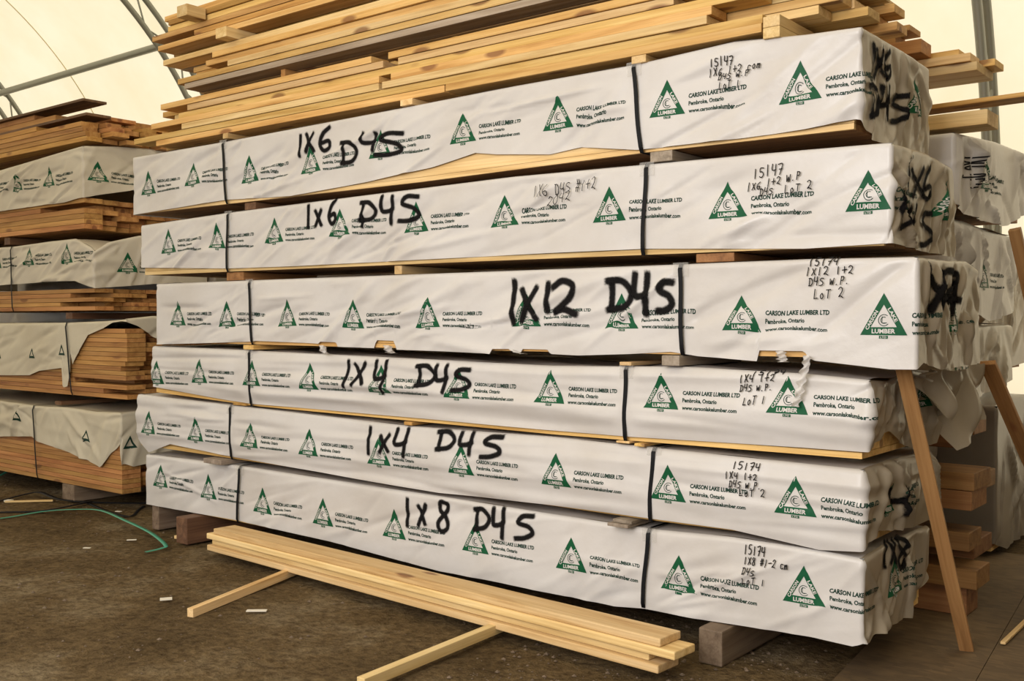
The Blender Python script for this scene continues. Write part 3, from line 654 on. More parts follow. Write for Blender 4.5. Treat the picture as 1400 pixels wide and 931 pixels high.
# ------------------------------------------------------------------ single pieces of wood
def piece(name, label, cat, group, x0, x1, y0, y1, z0, h, mat, rz=0.0, ry=0.0, bev=0.003, parent=None):
    """a board or block lying on z0; its long side becomes local X"""
    L, W = x1 - x0, y1 - y0; turn = 0.0
    if W > L: L, W, turn = W, L, math.pi / 2
    me = box_mesh(name, L, W, h, bev); o = bpy.data.objects.new(name, me); COL.objects.link(o); me.materials.append(mat)
    o.location = ((x0 + x1) / 2, (y0 + y1) / 2, z0); o.rotation_euler = (0, ry, turn + rz)
    if label: tag(o, label, cat, group)
    return o
def beam(name, label, cat, p0, p1, w, t, mat, side=(1, 0, 0), group=None):
    """a board between two points, w along side, t across"""
    p0, p1 = Vector(p0), Vector(p1); d = p1 - p0; L = d.length; X = d.normalized(); Y = Vector(side); Y = (Y - X * Y.dot(X)).normalized(); Z = X.cross(Y)
    me = box_mesh(name, L, w, t); o = bpy.data.objects.new(name, me); COL.objects.link(o); me.materials.append(mat)
    R = Matrix((X, Y, Z)).transposed().to_4x4(); R.translation = (p0 + p1) / 2 - Z * t / 2; o.matrix_world = R
    return tag(o, label, cat, group)
RB = random.Random(8)
ORD = ['lowest', 'second', 'third', 'fourth', 'fifth', 'sixth', 'seventh', 'eighth']
# ---- loose boards on the tall stack: three tiers with stickers between
def tier(tname, z0, h, pitch, front, back, mats, y0=0.0):
    gF = 'front-edge boards of the %s loose tier' % tname; gB = 'boards lying behind the front edge of the %s loose tier' % tname
    for k, segs in enumerate(front):
        for j, (a, b) in enumerate(segs):
            side = '' if len(segs) == 1 else (' left piece,' if j == 0 else ' right piece,')
            dy = RB.uniform(-.012, .012)
            piece('sawn_board', 'pine board,%s %s layer of the %s loose tier, front edge' % (side, ORD[k], tname), 'board', gF,
                  a, b, y0 + dy, y0 + dy + .138, z0 + pitch * k, h, mats[k % len(mats)], RB.uniform(-.0015, .0015))
    for k, rows in enumerate(back):
        for (a, b, ya, yb) in rows:
            piece('sawn_board', 'pine board behind the front row, %s layer of the %s loose tier' % (ORD[k], tname), 'board', gB,
                  a, b, ya, yb, z0 + pitch * k, h, RB.choice(mats), 0)
def back_rows(n, xl, xr, cols, jl=.15, jr=.12, w=.138):
    return [[(xl + RB.uniform(-jl, jl), xr(k) + RB.uniform(-jr, jr), c, c + w) for c in cols] for k in range(n)]
T1 = [[(-4.87, -2.21), (-2.19, -.435)], [(-5.14, -.435)], [(-4.56, -2.69), (-2.66, -.684)], [(-4.92, -2.69), (-2.60, -.667)], [(-4.62, -.46)], [(-4.50, -2.66), (-2.55, -.855)], [(-4.80, -2.75), (-2.62, -.30)]]
tier('bottom', 2.633, .0370, .0392, T1, back_rows(7, -4.9, lambda k: -.60 if k < 2 else -.20, (.150, .295, .44, .585)), [PINE, PINE, PALE])
T2 = [[(-4.53, -.6)], [(-4.60, -.7)], [(-4.05, -.8)], [(-4.30, -.5)], [(-4.21, -.5)], [(-4.78, -.6)]]
tier('middle', 2.972, .0355, .0385, T2, back_rows(6, -4.65, lambda k: -.5, (.150, .30, .45), .2), [GREYB, PINE, PALE, PINE, PINE, PALE])
T3 = [[(-4.83, -1.2)], [(-4.42, -1.0)], [(-4.9, -1.4)], [(-4.72, -1.2)], [(-4.70, -1.2)], [(-4.76, -1.2)]]
tier('top', 3.268, .0345, .0375, T3, back_rows(6, -4.8, lambda k: -1.2, (.150, .30), .2), [PINE, OCHRE, PINE])
piece('sawn_board', 'dark weathered board sticking out left under the middle loose tier', 'board', None, -5.02, -3.4, .20, .44, 2.938, .030, GREYW)
for x, w, z, h, lab, m in ((-1.06, .075, 2.597, .034, 'above the right strap of the topmost wrap', PALE), (-2.52, .09, 2.598, .033, 'midway along the topmost wrap', PALE), (-4.10, .05, 2.597, .034, 'above the left strap of the topmost wrap', PALE)):
    piece('sticker', 'pale sticker end under the loose boards, ' + lab, 'sticker', 'stickers under the bottom loose tier', x, x + w, -.012, .75, z, h, m)
for k in range(2):
    piece('sticker', '%s of two stacked pale stickers at the right end of the loose boards' % ('lower', 'upper')[k], 'sticker', 'stickers at the right end of the loose boards', -.425, -.352, -.015, .72, 2.60 + .0455 * k, .0445, PALE)
for i, (x, lab) in enumerate(((-3.60, 'left'), (-2.3, 'middle'), (-1.1, 'right'))):
    piece('sticker', '%s sticker between the bottom and middle loose tiers' % lab, 'sticker', 'stickers under the middle loose tier', x, x + .04, .05 if i == 0 else .16, .60, 2.906, .064, OCHRE)
xq, zq = at_y(320, 46, -.06)
piece('sticker', 'thick square sticker poking out under the top loose tier, lower of two', 'sticker', 'stickers under the top loose tier', -4.06, -3.95, -.09, .44, 3.203, .063, PALE)
piece('sticker', 'thick square sticker under the right half of the top loose tier', 'sticker', 'stickers under the top loose tier', -2.2, -2.1, -.02, .44, 3.203, .063, PALE)
piece('sticker', 'square timber end poking out of the top loose tier at its left', 'sticker', None, -4.37, -4.26, -.16, -.02, 3.375, .072, PALE)

# ---- boards behind the right end of the loose pile, resting on the rear stack
REAR = 'boards overhanging at the top of the rear stack'
zt = 2.37
for k, (a, b, ya, yb, z, h, m, lab) in enumerate((
        (-3.2, .13, 1.22, 1.42, 2.372, .070, PALE, 'thick pale plank lying on the rear wrapped bundle'),
        (-3.0, -.32, 1.46, 1.66, 2.46, .10, OCHRE, 'squared timber beneath the overhanging boards, lower of two'),
        (-3.0, -.34, 1.40, 1.62, 2.562, .098, OCHRE, 'squared timber beneath the overhanging boards, upper of two'),
        (-3.0, .045, 1.36, 1.66, 2.664, .042, PALE, 'wide pale board, lowest of the overhanging boards'),
        (-3.0, .02, 1.34, 1.50, 2.708, .040, PALE, 'pale board second from the bottom of the overhanging boards'),
        (-3.0, .09, 1.51, 1.68, 2.708, .034, PINE, 'board reaching farthest right among the overhanging boards'),
        (-3.0, -.05, 1.40, 1.60, 2.752, .036, PINE, 'short pale board topping the right end of the overhanging boards'),
        (-3.0, -.17, 1.20, 1.36, 2.752, .066, CEDAR, 'brown plank with a wide end in the overhanging boards'),
        (-3.0, -.225, 1.20, 1.37, 2.868, .028, CEDAR, 'topmost brown board of the overhanging boards'),
        (-3.0, -.30, 1.22, 1.37, 2.822, .044, CEDAR, 'brown board just under the topmost overhanging board'))):
    piece('sawn_board', lab, 'board', REAR, a, b, ya, yb, z, h, m)
beam('sawn_board', 'orange-brown board tilting up to the right on the rear stack', 'board', (-1.4, 1.30, 2.47), (.31, 1.30, 2.49), .15, .022, OCHRE, (0, 1, 0), REAR)

# ------------------------------------------------------------------ spacers between the bundles
SP = 'spacer blocks between the bundles of the tall stack'
def spacer(lab, up, px0, px1, m, f0=0.0, f1=1.0, y0=-.03, L=.6, name='spacer_block', g=SP):
    """a block in the gap under bundle number up (0 = topmost); f0..f1 is the share of the gap's height it fills"""
    a = at_y(px0, 500, 0)[0]; b = at_y(px1, 500, 0)[0]; x = np.linspace(a, b, 7); cu = np.array(sorted(SHEETS[up][1]))
    hi = min(float(SHEETS[up][0].zb(x).min()), float(np.interp(x, cu[:, 0], cu[:, 1]).min())) - .004; lo = float(SHEETS[up + 1][0].zt(x).max()) + .004
    lo, hi = lo + (hi - lo) * f0, lo + (hi - lo) * f1; hi = max(hi, lo + .010)
    return piece(name, lab, 'spacer', g, a, b, y0, y0 + L, lo, hi - lo, m, bev=.004)
spacer('grey squared spacer between the two topmost white bundles, beside the strap', 0, 888, 918, GREYW, y0=.0)
spacer('dark spacer between the two topmost white bundles near their left strap', 0, 330, 345, DARKW, y0=.03)
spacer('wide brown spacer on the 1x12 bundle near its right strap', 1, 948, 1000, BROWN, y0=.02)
spacer('small pale spacer standing in the gap above the 1x12 bundle, mid-length', 1, 534, 544, PALE, y0=.03)
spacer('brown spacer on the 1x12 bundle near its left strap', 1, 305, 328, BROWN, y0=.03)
spacer('rounded grey block above the LOT 1 1x4 bundle, right of its strap', 2, 910, 934, GREYW, y0=-.035)
spacer('thin pale lath under the strap on the LOT 1 1x4 bundle', 2, 850, 866, PALE, 0, .35, y0=-.02, L=.4, name='lath')
spacer('spacer on the LOT 1 1x4 bundle near its left strap', 2, 338, 352, PINE)
spacer('pale wooden spacer between the two 1x4 bundles, beside their straps', 3, 872, 886, PINE, L=.5)
spacer('thin lath between the two 1x4 bundles, left of the pale spacer', 3, 845, 863, PALE, .4, 1, y0=-.015, L=.4, name='lath')
spacer('small light spacer between the two 1x4 bundles, mid-length', 3, 552, 563, OCHRE, y0=.0)
spacer('spacer between the two 1x4 bundles near their left strap', 3, 318, 336, OCHRE, y0=.0)
spacer('grey block poking out above the 1x8 bundle, upper of two by the strap', 4, 846, 872, GREYW, .52, 1, y0=-.05)
spacer('grey block poking out above the 1x8 bundle, lower of two by the strap', 4, 842, 870, GREYW, 0, .48, y0=-.07)
spacer('dark grey block poking out above the 1x8 bundle near its left strap', 4, 290, 314, GREYW, y0=-.07)
UB = 'support blocks under the tall stack'
piece('support_block', 'grey-brown timber block on the dirt under the right part of the 1x8 bundle', 'support block', UB, -.665, -.555, -.10, .65, 0, .150, BLOCKW, bev=.008)
piece('support_block', 'dark brown timber block beside the left end of the foreground boards', 'support block', UB, -4.46, -4.34, -.13, .62, 0, .170, DARKW, bev=.006)
piece('support_block', 'small grey block under the far left end of the tall stack', 'support block', UB, -4.98, -4.90, .02, .62, 0, .165, BLOCKW, bev=.006)

# ------------------------------------------------------------------ foreground boards on two bearers
FB = 'clean boards lying in front of the tall stack'
ang = math.atan2(-.450 + .256, -.653 + 3.942); ca, sa = math.cos(ang), math.sin(ang)
for k, (l, r, off, lab) in enumerate(((-.0, .0, .0, 'bottom clean board of the low pile in front of the tall stack'), (.02, -.06, .022, 'second clean board from the bottom of the low front pile'),
                                       (-.01, .075, .004, 'third clean board from the bottom of the low front pile'), (.05, .0, .012, 'top clean board of the low pile in front of the tall stack'))):
    p0 = Vector((-3.942 + l, -.256, 0)); L = 3.294 + r - l; w = .150
    me = box_mesh('sawn_board', L, w, .0335, .006); o = bpy.data.objects.new('sawn_board', me); COL.objects.link(o); me.materials.append(PALE)
    o.location = (p0.x + ca * L / 2 - sa * (w / 2 + off), p0.y + sa * L / 2 + ca * (w / 2 + off), .0455 + .0345 * k); o.rotation_euler = (0, 0, ang)
    tag(o, lab, 'board', FB)
beam('bearer_stick', 'long narrow stick on the dirt under the left of the low front pile', 'stick', (-2.95, -1.04, .010), (-3.20, -.02, .042), .038, .044, PALE, (1, 0, 0))
beam('bearer_stick', 'narrow stick on the dirt under the right part of the low front pile', 'stick', (-1.505, -1.25, .041), (-1.57, -.12, .042), .042, .044, PALE, (1, 0, 0))

# ------------------------------------------------------------------ left stack
def left_bundle(label, seed, x1, top, bot, etop, ebot, wrap_mat, layers, ends, zlow, pitch, bmat, logos=(), straps=(), style='diag', amp=1.2, y=.2, W=1.02, cols=6, small=1.0, extra_end=(), lscale=1.0):
    o = tag(empty('lumber_bundle', (x1 - 1.7, y + W / 2, zlow)), label, 'lumber bundle', 'bundles of the left stack')
    x0 = -9.4
    T = [at_y(a, b, y) for a, b in top]; B = [at_y(a, b, y) for a, b in bot]
    T = [(x0, T[0][1])] + [p for p in T if p[0] < x1 - .01] + [(x1 + max(a, .003), b) for a, b in [(at_x(p, q, x1)[0] - y, at_x(p, q, x1)[1]) for p, q in etop]]
    B = [(x0, B[0][1])] + [p for p in B if p[0] < x1 - .01] + [(x1 + max(a, .003), b) for a, b in [(at_x(p, q, x1)[0] - y, at_x(p, q, x1)[1]) for p, q in ebot]]
    T.append((x1 + W + .1, T[-1][1])); B.append((x1 + W + .1, B[-1][1]))
    sh = Sheet(x0, x1, y, W, T, B, seed, style, amp, 1.0, nf=90, r=.02)
    lg = [(at_y(a, b, y)[0], at_y(a, b, y)[1]) for a, b in logos] + [(x1 + at_x(a, b, x1)[0] - y, at_x(a, b, x1)[1]) for a, b in extra_end]
    sh.build(o, [wrap_mat, GREEN, INK, SPRAY, PEN, wrap_mat], logos=lg, du=.02, nz=30, lscale=lscale)
    cw = (W - .06) / cols; R = random.Random(seed)
    for k in range(layers):
        for c in range(cols):
            e = at_y(ends[k % len(ends)], 420, y)[0] - .0 if c == 0 else x1 - .06 + R.uniform(-.16, .03)
            e = min(e, x1 - .03) if c == 0 else e
            y0 = y + .025 + c * cw; z0 = zlow + pitch * k
            me = bpy.data.meshes.new('board'); bm = bmesh.new(); bmesh.ops.create_cube(bm, size=1.0)
            for v in bm.verts: v.co = Vector((v.co.x * 3.2, v.co.y * (cw - .005), v.co.z * (pitch - .003)))
            bm.to_mesh(me); bm.free()
            b = link_mesh('board', me, bmat, o); b.location = (e - 1.6, y0 + cw / 2, z0 + pitch / 2)
    for a, b in straps: strap(sh, o, at_y(*a, y), at_y(*b, y), [(-12, zlow), (0, zlow)], .018, False)
    return o, sh
xe = at_y(113, 272, .2)[0]
left_bundle('wrapped bundle at the top of the left stack, clean white wrap over bare board ends', 101, xe,
            [(0, 232), (60, 214), (107, 200)], [(0, 289), (60, 280), (88, 277), (107, 271)], [(113, 199), (160, 200), (203, 203)], [(115, 270), (138, 266), (176, 261), (203, 255)],
            AGEDWRAP, 6, [119, 118, 116, 116, 52, 115], at_y(119, 311, .2)[1], .0405, CEDAR, [(25 - 40, 266), (25, 262), (67, 254)], [], amp=1.6, extra_end=[(134, 248)])
xe = at_y(128, 391, .2)[0]
left_bundle('wrapped bundle second from the top of the left stack, boards showing under its wrap', 113, xe,
            [(0, 338), (16, 337), (65, 330), (101, 326), (122, 338)], [(0, 390), (70, 385), (103, 384), (119, 391)], [(128, 345), (150, 331), (192, 322), (215, 322)], [(130, 394), (175, 391), (211, 388)],
            AGEDWRAP, 5, [157, 78, 156, 92, 125], at_y(157, 424, .2)[1], .0345, CEDAR, [(-5, 366), (40, 363), (92, 360)], [((16, 337), (19, 430))], amp=1.5, extra_end=[(175, 372)])
xe = at_y(172, 480, .2)[0]
left_bundle('bundle of brown boards in the left stack, grey wrap torn back in a flap', 127, xe,
            [(0, 441.6), (91, 441), (141, 439), (165, 437)], [(0, 513), (39, 513), (53, 507), (84, 503), (86, 530), (93, 528), (97, 500), (96.5, 473), (119, 458), (141, 449), (154, 441), (166, 439)],
            [(172, 436), (210, 432)], [(173, 440), (189, 446), (214, 463)], OLDWRAP, 15, [170, 136, 168, 97, 167, 167, 160, 166, 172, 172, 172, 170, 170, 170, 166], at_y(170, 547, .2)[1], .0355, CEDAR,
            [(0 - 2, 490), (44, 490), (84, 485)], [((91, 441), (100, 541))], amp=.8, lscale=.55)
xe = at_y(165, 620, .2)[0]
left_bundle('lowest bundle of the left stack, crumpled dirty wrap over brown boards', 139, xe,
            [(0, 548), (47, 555), (88, 557), (130, 563), (158, 564)], [(0, 596.6), (44, 596.6), (50, 603), (82, 614), (119, 629.6), (138, 639), (149, 620), (157, 614), (163, 606)],
            [(166, 565), (187, 562), (215, 559)], [(166, 637), (171, 634), (182, 638), (201, 634), (215, 630)], OLDWRAP, 16, [166, 165, 166, 166, 165, 166, 165, 164, 165, 163], at_y(165, 677, .2)[1], .0362, CEDAR,
            [(25, 576), (118, 604)], [((46, 555), (53, 655))], style='mess', amp=1.5, extra_end=[(178, 613)], lscale=.62)
SB = 'blocks under and between the bundles of the left stack'
piece('support_block', 'pale block on the dirt under the lowest bundle of the left stack', 'support block', SB, at_y(85, 668, .22)[0], at_y(101, 670, .22)[0], .22, .95, 0, at_y(165, 677, .2)[1] - .002, BLOCKW, bev=.005)
for px, py, h, lab in ((6, 335, .06, 'spacer on the second bundle of the left stack, at the picture edge'), (90, 436, .05, 'dark spacer above the torn bundle of the left stack'), (75, 553, .03, 'dark flat spacer on the lowest bundle of the left stack')):
    x, z = at_y(px, py, .24); piece('spacer_block', lab, 'spacer', SB, x, x + .10, .24, 1.0, z, h, DARKW)
# loose boards on top of the left stack: (front right corner in the picture, front y, width, thickness, material, label)
LT = 'loose boards on top of the left stack'
zL = at_y(118, 196, .24)[1] + .022
for k in range(5):
    for c in range(6):
        xe = (-6.20, -6.22, -6.26, -6.28, -7.0)[k] if c == 0 else -6.2 + RB.uniform(-.14, .12)
        if k == 4 and c > 0: xe -= .15
        piece('sawn_board', 'brown board on the left stack, %s loose layer, %s row from the front' % (ORD[k], ('first', 'second', 'third', 'fourth', 'fifth', 'sixth')[c]), 'board', LT,
              xe - 3.0, xe, .235 + .15 * c, .235 + .15 * c + RB.uniform(.125, .146), zL + .0405 * k, .0375, RB.choice([CEDAR, CEDAR, OCHRE]))
zL += .0405 * 5
for xe, y, w, z, h, m, lab in (
        (-6.23, .25, .21, zL, .022, DARKW, 'dark board jutting right just above the brown layers of the left stack'),
        (-6.75, .27, .20, zL + .024, .045, CEDAR, 'brown board under the topmost jutting board of the left stack'),
        (-7.1, .27, .20, zL + .071, .040, CEDAR, 'short brown board second from the top of the left stack'),
        (-6.25, .235, .20, zL + .113, .020, DARKW, 'wide dark board jutting out at the very top of the left stack'),
        (-6.30, .50, .22, zL, .030, CEDAR, 'reddish board jutting right beside the dark one on the left stack'),
        (-6.40, .76, .24, zL, .040, CEDAR, 'broad brown board lying at the back of the left pile'),
        (-6.55, .80, .24, zL + .042, .022, DARKW, 'dark board on the back of the left stack, nearer one'),
        (-6.35, 1.06, .26, zL + .042, .024, DARKW, 'dark board on the back of the left stack, farthest right'),
        (-6.45, 1.02, .26, zL, .040, CEDAR, 'brown board lowest at the back of the left pile')):
    piece('sawn_board', lab, 'board', LT, xe - 3.2, xe, y, y + w, z, h, m)

# ------------------------------------------------------------------ rear stack, to the right behind the tall one
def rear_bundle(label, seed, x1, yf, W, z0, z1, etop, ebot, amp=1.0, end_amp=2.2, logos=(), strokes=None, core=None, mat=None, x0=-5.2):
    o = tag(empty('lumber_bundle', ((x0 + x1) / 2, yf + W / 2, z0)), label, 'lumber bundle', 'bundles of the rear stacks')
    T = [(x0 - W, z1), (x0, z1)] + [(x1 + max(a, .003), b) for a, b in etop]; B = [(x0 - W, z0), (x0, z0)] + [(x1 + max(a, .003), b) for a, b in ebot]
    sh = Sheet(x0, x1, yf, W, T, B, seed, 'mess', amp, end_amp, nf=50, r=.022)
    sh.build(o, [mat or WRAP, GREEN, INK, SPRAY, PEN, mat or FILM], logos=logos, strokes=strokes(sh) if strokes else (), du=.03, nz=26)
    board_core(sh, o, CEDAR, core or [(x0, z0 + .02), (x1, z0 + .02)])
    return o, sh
def side_note(sh):
    out = []
    for i, ch in enumerate('1x6grn'):
        y0 = 213 + i * 7.0 + (4 if i > 2 else 0); x0 = 1317 + i * .9
        for st in G[ch]:
            p = smooth_line([(x0 + b * 9, y0 + a * 6) for a, b in st], 5)
            v, f, a = ribbon([sh.px(q[0], q[1], True) for q in p], .007, .3); out.append((v, f, np.ones(len(v)), 4))
    return out
rear_bundle('rear wrapped bundle at upper right, loose white plastic with a note written sideways', 151, 0.0, 1.18, 1.40, 1.99, 2.345, [(0, 2.344), (.35, 2.37), (.75, 2.40), (1.4, 2.42)],
            [(0, 2.0), (.12, 1.97), (.5, 1.96), (.85, 1.955), (1.0, 1.97), (1.4, 2.06)], 1.0, 2.2, logos=[(.52, 2.12)], strokes=side_note)
rear_bundle('rear wrapped bundle with a crumpled white end, second from the top of the rear stack', 163, -.04, 1.20, 1.36, 1.50, 1.945, [(0, 1.94), (.3, 1.95), (.8, 1.93), (1.36, 1.93)],
            [(0, 1.50), (.3, 1.52), (.8, 1.44), (1.36, 1.5)], 1.0, 2.6, logos=[(.62, 1.62)])
rear_bundle('rear wrapped bundle with a torn green-printed flap, half way up the rear stack', 175, -.06, 1.20, 1.36, 1.05, 1.44, [(0, 1.43), (.5, 1.42), (1.36, 1.42)],
            [(0, 1.06), (.3, 1.09), (.45, 1.0), (.7, 1.04), (1.36, 1.1)], 1.0, 2.4, logos=[(.24, 1.16)], core=[(-5, 1.05), (0, 1.05)], mat=FILM)
rear_bundle('rear wrapped bundle near the floor with protruding timbers above and below it', 187, -.46, 1.20, 1.30, .24, .83, [(0, .79), (.5, .80), (1.3, .79)],
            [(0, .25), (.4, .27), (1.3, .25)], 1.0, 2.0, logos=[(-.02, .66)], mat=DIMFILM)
rear_bundle('grey plastic-wrapped bundle on the floor at far right, beyond the rear stack', 199, -.16, 2.66, 1.3, .03, .98, [(0, .93), (.4, .97), (1.3, .95)],
            [(0, .10), (.25, .03), (.5, .06), (1.3, .04)], 1.0, 3.0, mat=DIMFILM)
rear_bundle('distant wrapped bundle at the far right above the grey plastic one', 211, -.30, 2.80, 1.2, 1.10, 1.90, [(0, 1.9), (1.2, 1.88)], [(0, 1.2), (.5, 1.12), (1.2, 1.15)], 1.0, 2.4, mat=FILM)
for i, (z0, z1) in enumerate(((.05, .98), (1.0, 1.85), (1.87, 2.70))):
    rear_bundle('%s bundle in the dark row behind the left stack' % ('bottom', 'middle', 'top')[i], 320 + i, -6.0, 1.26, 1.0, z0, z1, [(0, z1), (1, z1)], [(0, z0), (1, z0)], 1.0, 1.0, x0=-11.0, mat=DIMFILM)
TB = 'timbers sticking out of the rear stack'
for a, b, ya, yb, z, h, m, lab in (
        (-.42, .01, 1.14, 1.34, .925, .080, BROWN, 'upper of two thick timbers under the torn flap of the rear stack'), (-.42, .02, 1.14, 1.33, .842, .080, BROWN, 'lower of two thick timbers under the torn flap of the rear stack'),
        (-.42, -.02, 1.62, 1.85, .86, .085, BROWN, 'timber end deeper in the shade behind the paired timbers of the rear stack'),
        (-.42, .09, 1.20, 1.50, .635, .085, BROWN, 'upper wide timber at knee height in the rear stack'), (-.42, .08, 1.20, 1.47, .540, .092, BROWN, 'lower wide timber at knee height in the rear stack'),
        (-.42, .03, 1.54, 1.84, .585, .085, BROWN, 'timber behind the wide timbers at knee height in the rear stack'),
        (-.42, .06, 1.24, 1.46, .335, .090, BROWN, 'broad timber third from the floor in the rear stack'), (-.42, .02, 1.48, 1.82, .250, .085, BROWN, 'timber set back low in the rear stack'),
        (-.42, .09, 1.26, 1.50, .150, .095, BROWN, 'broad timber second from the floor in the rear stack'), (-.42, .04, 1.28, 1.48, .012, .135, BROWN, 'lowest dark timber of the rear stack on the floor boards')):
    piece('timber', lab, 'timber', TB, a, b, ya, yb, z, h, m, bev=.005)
# ---- loose film hanging at the end of the tall stack
mb = MB(); nu, nv = 26, 30; P = np.zeros((nu, nv, 3))
for i in range(nu):
    for j in range(nv):
        a, b = i / (nu - 1), j / (nv - 1)
        yy = .30 + .95 * a; zt_ = 1.235 + .012 * math.sin(a * 9); zb_ = 1.20 - .42 * a * (1.0 - .35 * a) + .05 * math.sin(a * 14) - (.18 if .45 < a < .75 else 0) * (1 - abs(a - .6) / .15 if abs(a - .6) < .15 else 0)
        z = zt_ + (zb_ - zt_) * b
        P[i, j] = (.125 + .045 * math.sin(a * 17 + b * 2.2) * (.3 + b) + .02 * math.sin(a * 31 - b * 5) - .03 * b, yy, z)
mb.grid(P, 0)
fo = mb.build('loose_film', FILM)
tag(fo, 'loose crumpled plastic film hanging from under the end of the 1x12 bundle', 'plastic film')

# ---- boards leaning at the right
beam('leaning_board', 'narrow brown board leaning against the near end of the tall stack', 'board', (.185, .745, .010), (.085, .185, 1.262), .058, .024, BROWN2, (1, .25, 0))
beam('leaning_board', 'brown board leaning on the rear stack behind the nearer leaning board', 'board', (.30, 2.55, .010), (.155, 1.16, 1.25), .070, .026, BROWN2, (1, .1, 0))
beam('leaning_board', 'upright brown post at the right picture edge by the rear stack', 'board', (.44, 2.25, .010), (.17, 1.58, 1.90), .055, .05, BROWN2, (1, .1, 0))

# ------------------------------------------------------------------ floor sheets and litter
# ---- wrapped stack added out of view to shade the right-hand aisle
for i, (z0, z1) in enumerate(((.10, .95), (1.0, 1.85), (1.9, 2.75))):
    rear_bundle('%s wrapped bundle added out of view to shade the right-hand aisle' % ('bottom', 'middle', 'top')[i], 300 + i, 6.4, .45, 2.6, z0, z1, [(0, z1), (2.6, z1)], [(0, z0), (2.6, z0)], 1.0, 1.0, x0=1.45 + .05 * i, mat=DIMFILM)
def slab(lab, P4):
    mb = MB(); z0, z1 = -.012, .009
    v = [(x, y, z0) for x, y in P4] + [(x, y, z1) for x, y in P4]
    mb.add(v, [(0, 3, 2, 1), (4, 5, 6, 7), (0, 1, 5, 4), (1, 2, 6, 5), (2, 3, 7, 6), (3, 0, 4, 7)], 0, None, False)
    return tag(mb.build('floor_sheet', OSB), lab, 'floor panel', 'strand-board sheets on the ground')
k = -.104
slab('strand-board sheet on the ground nearest the right end of the tall stack', [(-.127 - k * 1.4, -1.4), (.365 - k * 1.3, -1.4), (.36 + k * 2.9, 2.9), (-.127 + k * 2.9, 2.9)])
slab('strand-board sheet on the ground at the right, beyond the long seam', [(.368 - k * 1.3, -1.4), (1.35, -1.4), (1.2, 2.9), (.363 + k * 2.9, 2.9)])
def ground_line(name, lab, cat, pts, w, t, mat, lift=.004, group=None):
    """a flat band lying on the ground through picture points"""
    W = smooth_line([(*at_z(p[0], p[1], p[2] if len(p) > 2 else lift), p[2] if len(p) > 2 else lift) for p in pts], 8)
    mb = MB(); tg = np.gradient(W, axis=0); nrm = np.stack([-tg[:, 1], tg[:, 0], 0 * tg[:, 0]], 1); nrm /= np.linalg.norm(nrm, axis=1)[:, None] + 1e-9
    sec = [(-.5, 0), (.5, 0), (.5, t), (-.5, t), (-.5, 0)]
    P = np.array([[W[i] + nrm[i] * w * a + np.array([0, 0, b]) for a, b in sec] for i in range(len(W))])
    mb.grid(P, 0, flip=True); return tag(mb.build(name, mat), lab, cat, group)
ground_line('strapping_band', 'green plastic strapping curling over the dirt in front of the left stack', 'strap', [(0, 709), (20, 706), (62, 699, .01), (103, 696.5, .03), (138, 698, .05), (172, 712, .05), (205, 728, .04), (226, 745, .02), (220, 750, .008), (199, 755)], .026, .003, GREENSTRAP)
ground_line('strapping_band', 'short end of green strapping in front of the lowest left bundle', 'strap', [(-15, 657, .06), (0, 650, .07), (15, 642, .09), (30, 634, .11)], .03, .002, GREENSTRAP)
ground_line('strapping_band', 'black strapping on the dirt bent up in front of the left stack', 'strap', [(-20, 690), (0, 685), (35, 676, .02), (55, 673.5, .03), (78, 682, .02), (110, 686), (165, 688), (200, 688)], .034, .005, BAND)
ground_line('strapping_band', 'black strapping on the dirt running beside the green strapping', 'strap', [(-20, 702), (0, 700.5), (45, 699.5), (75, 696, .02), (105, 690, .02), (125, 686)], .034, .005, BAND)
ground_line('strapping_band', 'black strapping loop near the left end of the tall stack', 'strap', [(120, 688), (150, 700), (178, 706), (190, 697), (197, 692)], .022, .004, BAND)
SCR = 'scraps lying on the dirt'
def scrap(name, lab, cat, px, py, w, d, rz, mat, h=.004):
    x, y = at_z(px, py); me = box_mesh(name, w, d, h, 0)
    for v in me.vertices: v.co.z += .006 * abs(v.co.x / w) if name == 'paper_scrap' else 0
    o = bpy.data.objects.new(name, me); COL.objects.link(o); me.materials.append(mat); o.location = (x, y, 0.0); o.rotation_euler = (0, 0, rz); return tag(o, lab, cat, SCR)
scrap('paper_scrap', 'torn white paper scrap left of the left bearer stick', 'paper', 227, 820, .060, .045, 1.0, PAPER)
scrap('paper_scrap', 'white paper strip on the dirt below the left bearer stick', 'paper', 351, 836, .100, .030, .70, PAPER)
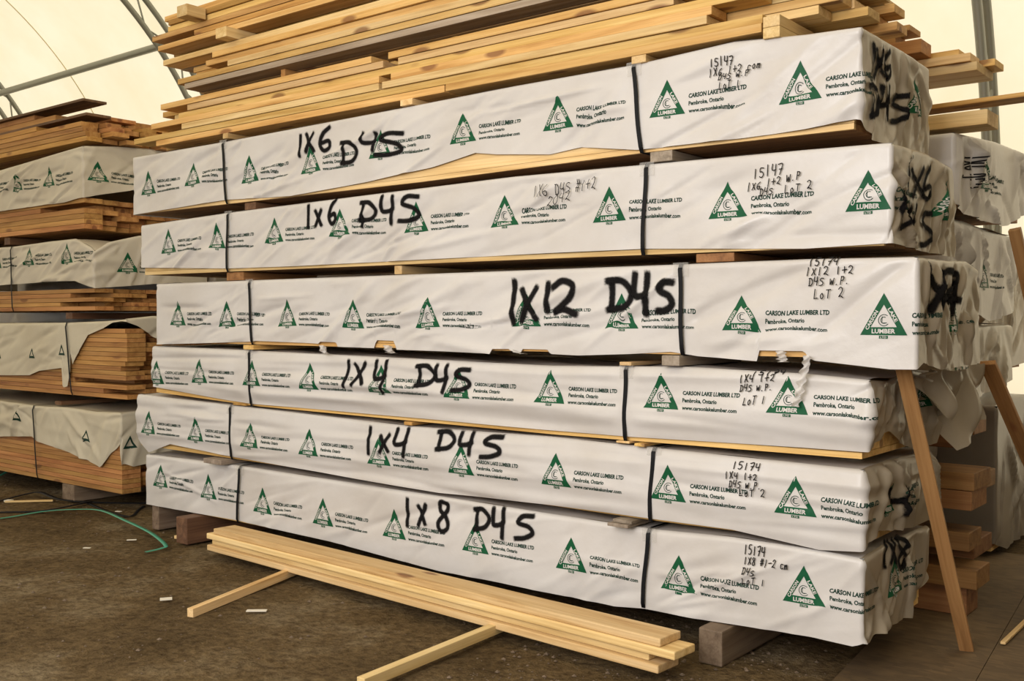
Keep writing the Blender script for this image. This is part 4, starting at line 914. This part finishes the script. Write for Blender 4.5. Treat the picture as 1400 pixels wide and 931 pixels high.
scrap('paper_scrap', 'small paper scrap near the end of the green strapping', 'paper', 180, 739, .060, .020, .9, PAPER)
scrap('paper_scrap', 'tiny pale scrap in the dirt left of the green strapping end', 'paper', 119, 750, .045, .02, .6, PAPER)
scrap('paper_scrap', 'pale scrap by the black strapping loop', 'paper', 162, 700, .05, .025, .2, PAPER)
scrap('paper_scrap', 'crumpled white scrap at the end of the splinter by the left stack', 'paper', 12, 686, .05, .05, .5, PAPER, .012)
scrap('wood_splinter', 'pale wood splinter on the dirt in front of the left stack', 'wood scrap', 40, 686, .36, .025, -2.3 + math.pi, PALE, .012)
scrap('wood_splinter', 'flat pale chip beside the dark brown support block', 'wood scrap', 252, 736, .12, .05, .4, PALE, .02)
beam('wood_splinter', 'thin pale stick lying on the strand board at lower right', 'wood scrap', (*at_z(1371, 886), .022), (*at_z(1412, 846), .022), .022, .012, PALE, (1, 0, 0), SCR)
mb = MB(); R = np.random.RandomState(3); ico = [(0, 0, 1), (.9, 0, .1), (.25, .85, 0), (-.7, .5, .1), (-.75, -.5, 0), (.3, -.8, .1), (0, 0, -.6)]
icf = [(0, 1, 2), (0, 2, 3), (0, 3, 4), (0, 4, 5), (0, 5, 1), (6, 2, 1), (6, 3, 2), (6, 4, 3), (6, 5, 4), (6, 1, 5)]
for _ in range(1500):
    x, y = R.uniform(-8, -.15), R.uniform(-2.2, .5); r = .004 + .012 * R.rand() ** 4
    if R.rand() < .35: x, y = R.uniform(-1.4, -.2), R.uniform(-1.2, .4)
    a = R.uniform(0, 6.28); c_, s_ = math.cos(a), math.sin(a)
    mb.add([(x + r * (p[0] * c_ - p[1] * s_), y + r * (p[0] * s_ + p[1] * c_), float(ground_h(np.array(x), np.array(y))) + r * .6 * p[2] + .002) for p in ico], icf, 0, None, False)
gv = mb.build('gravel', wood('gravel_stone', (.20, .155, .10), (.15, .11, .07), (.09, .065, .04), knots=False)); gv['kind'] = 'stuff'; gv['label'] = 'small stones and clods scattered over the dirt'; gv['category'] = 'gravel'
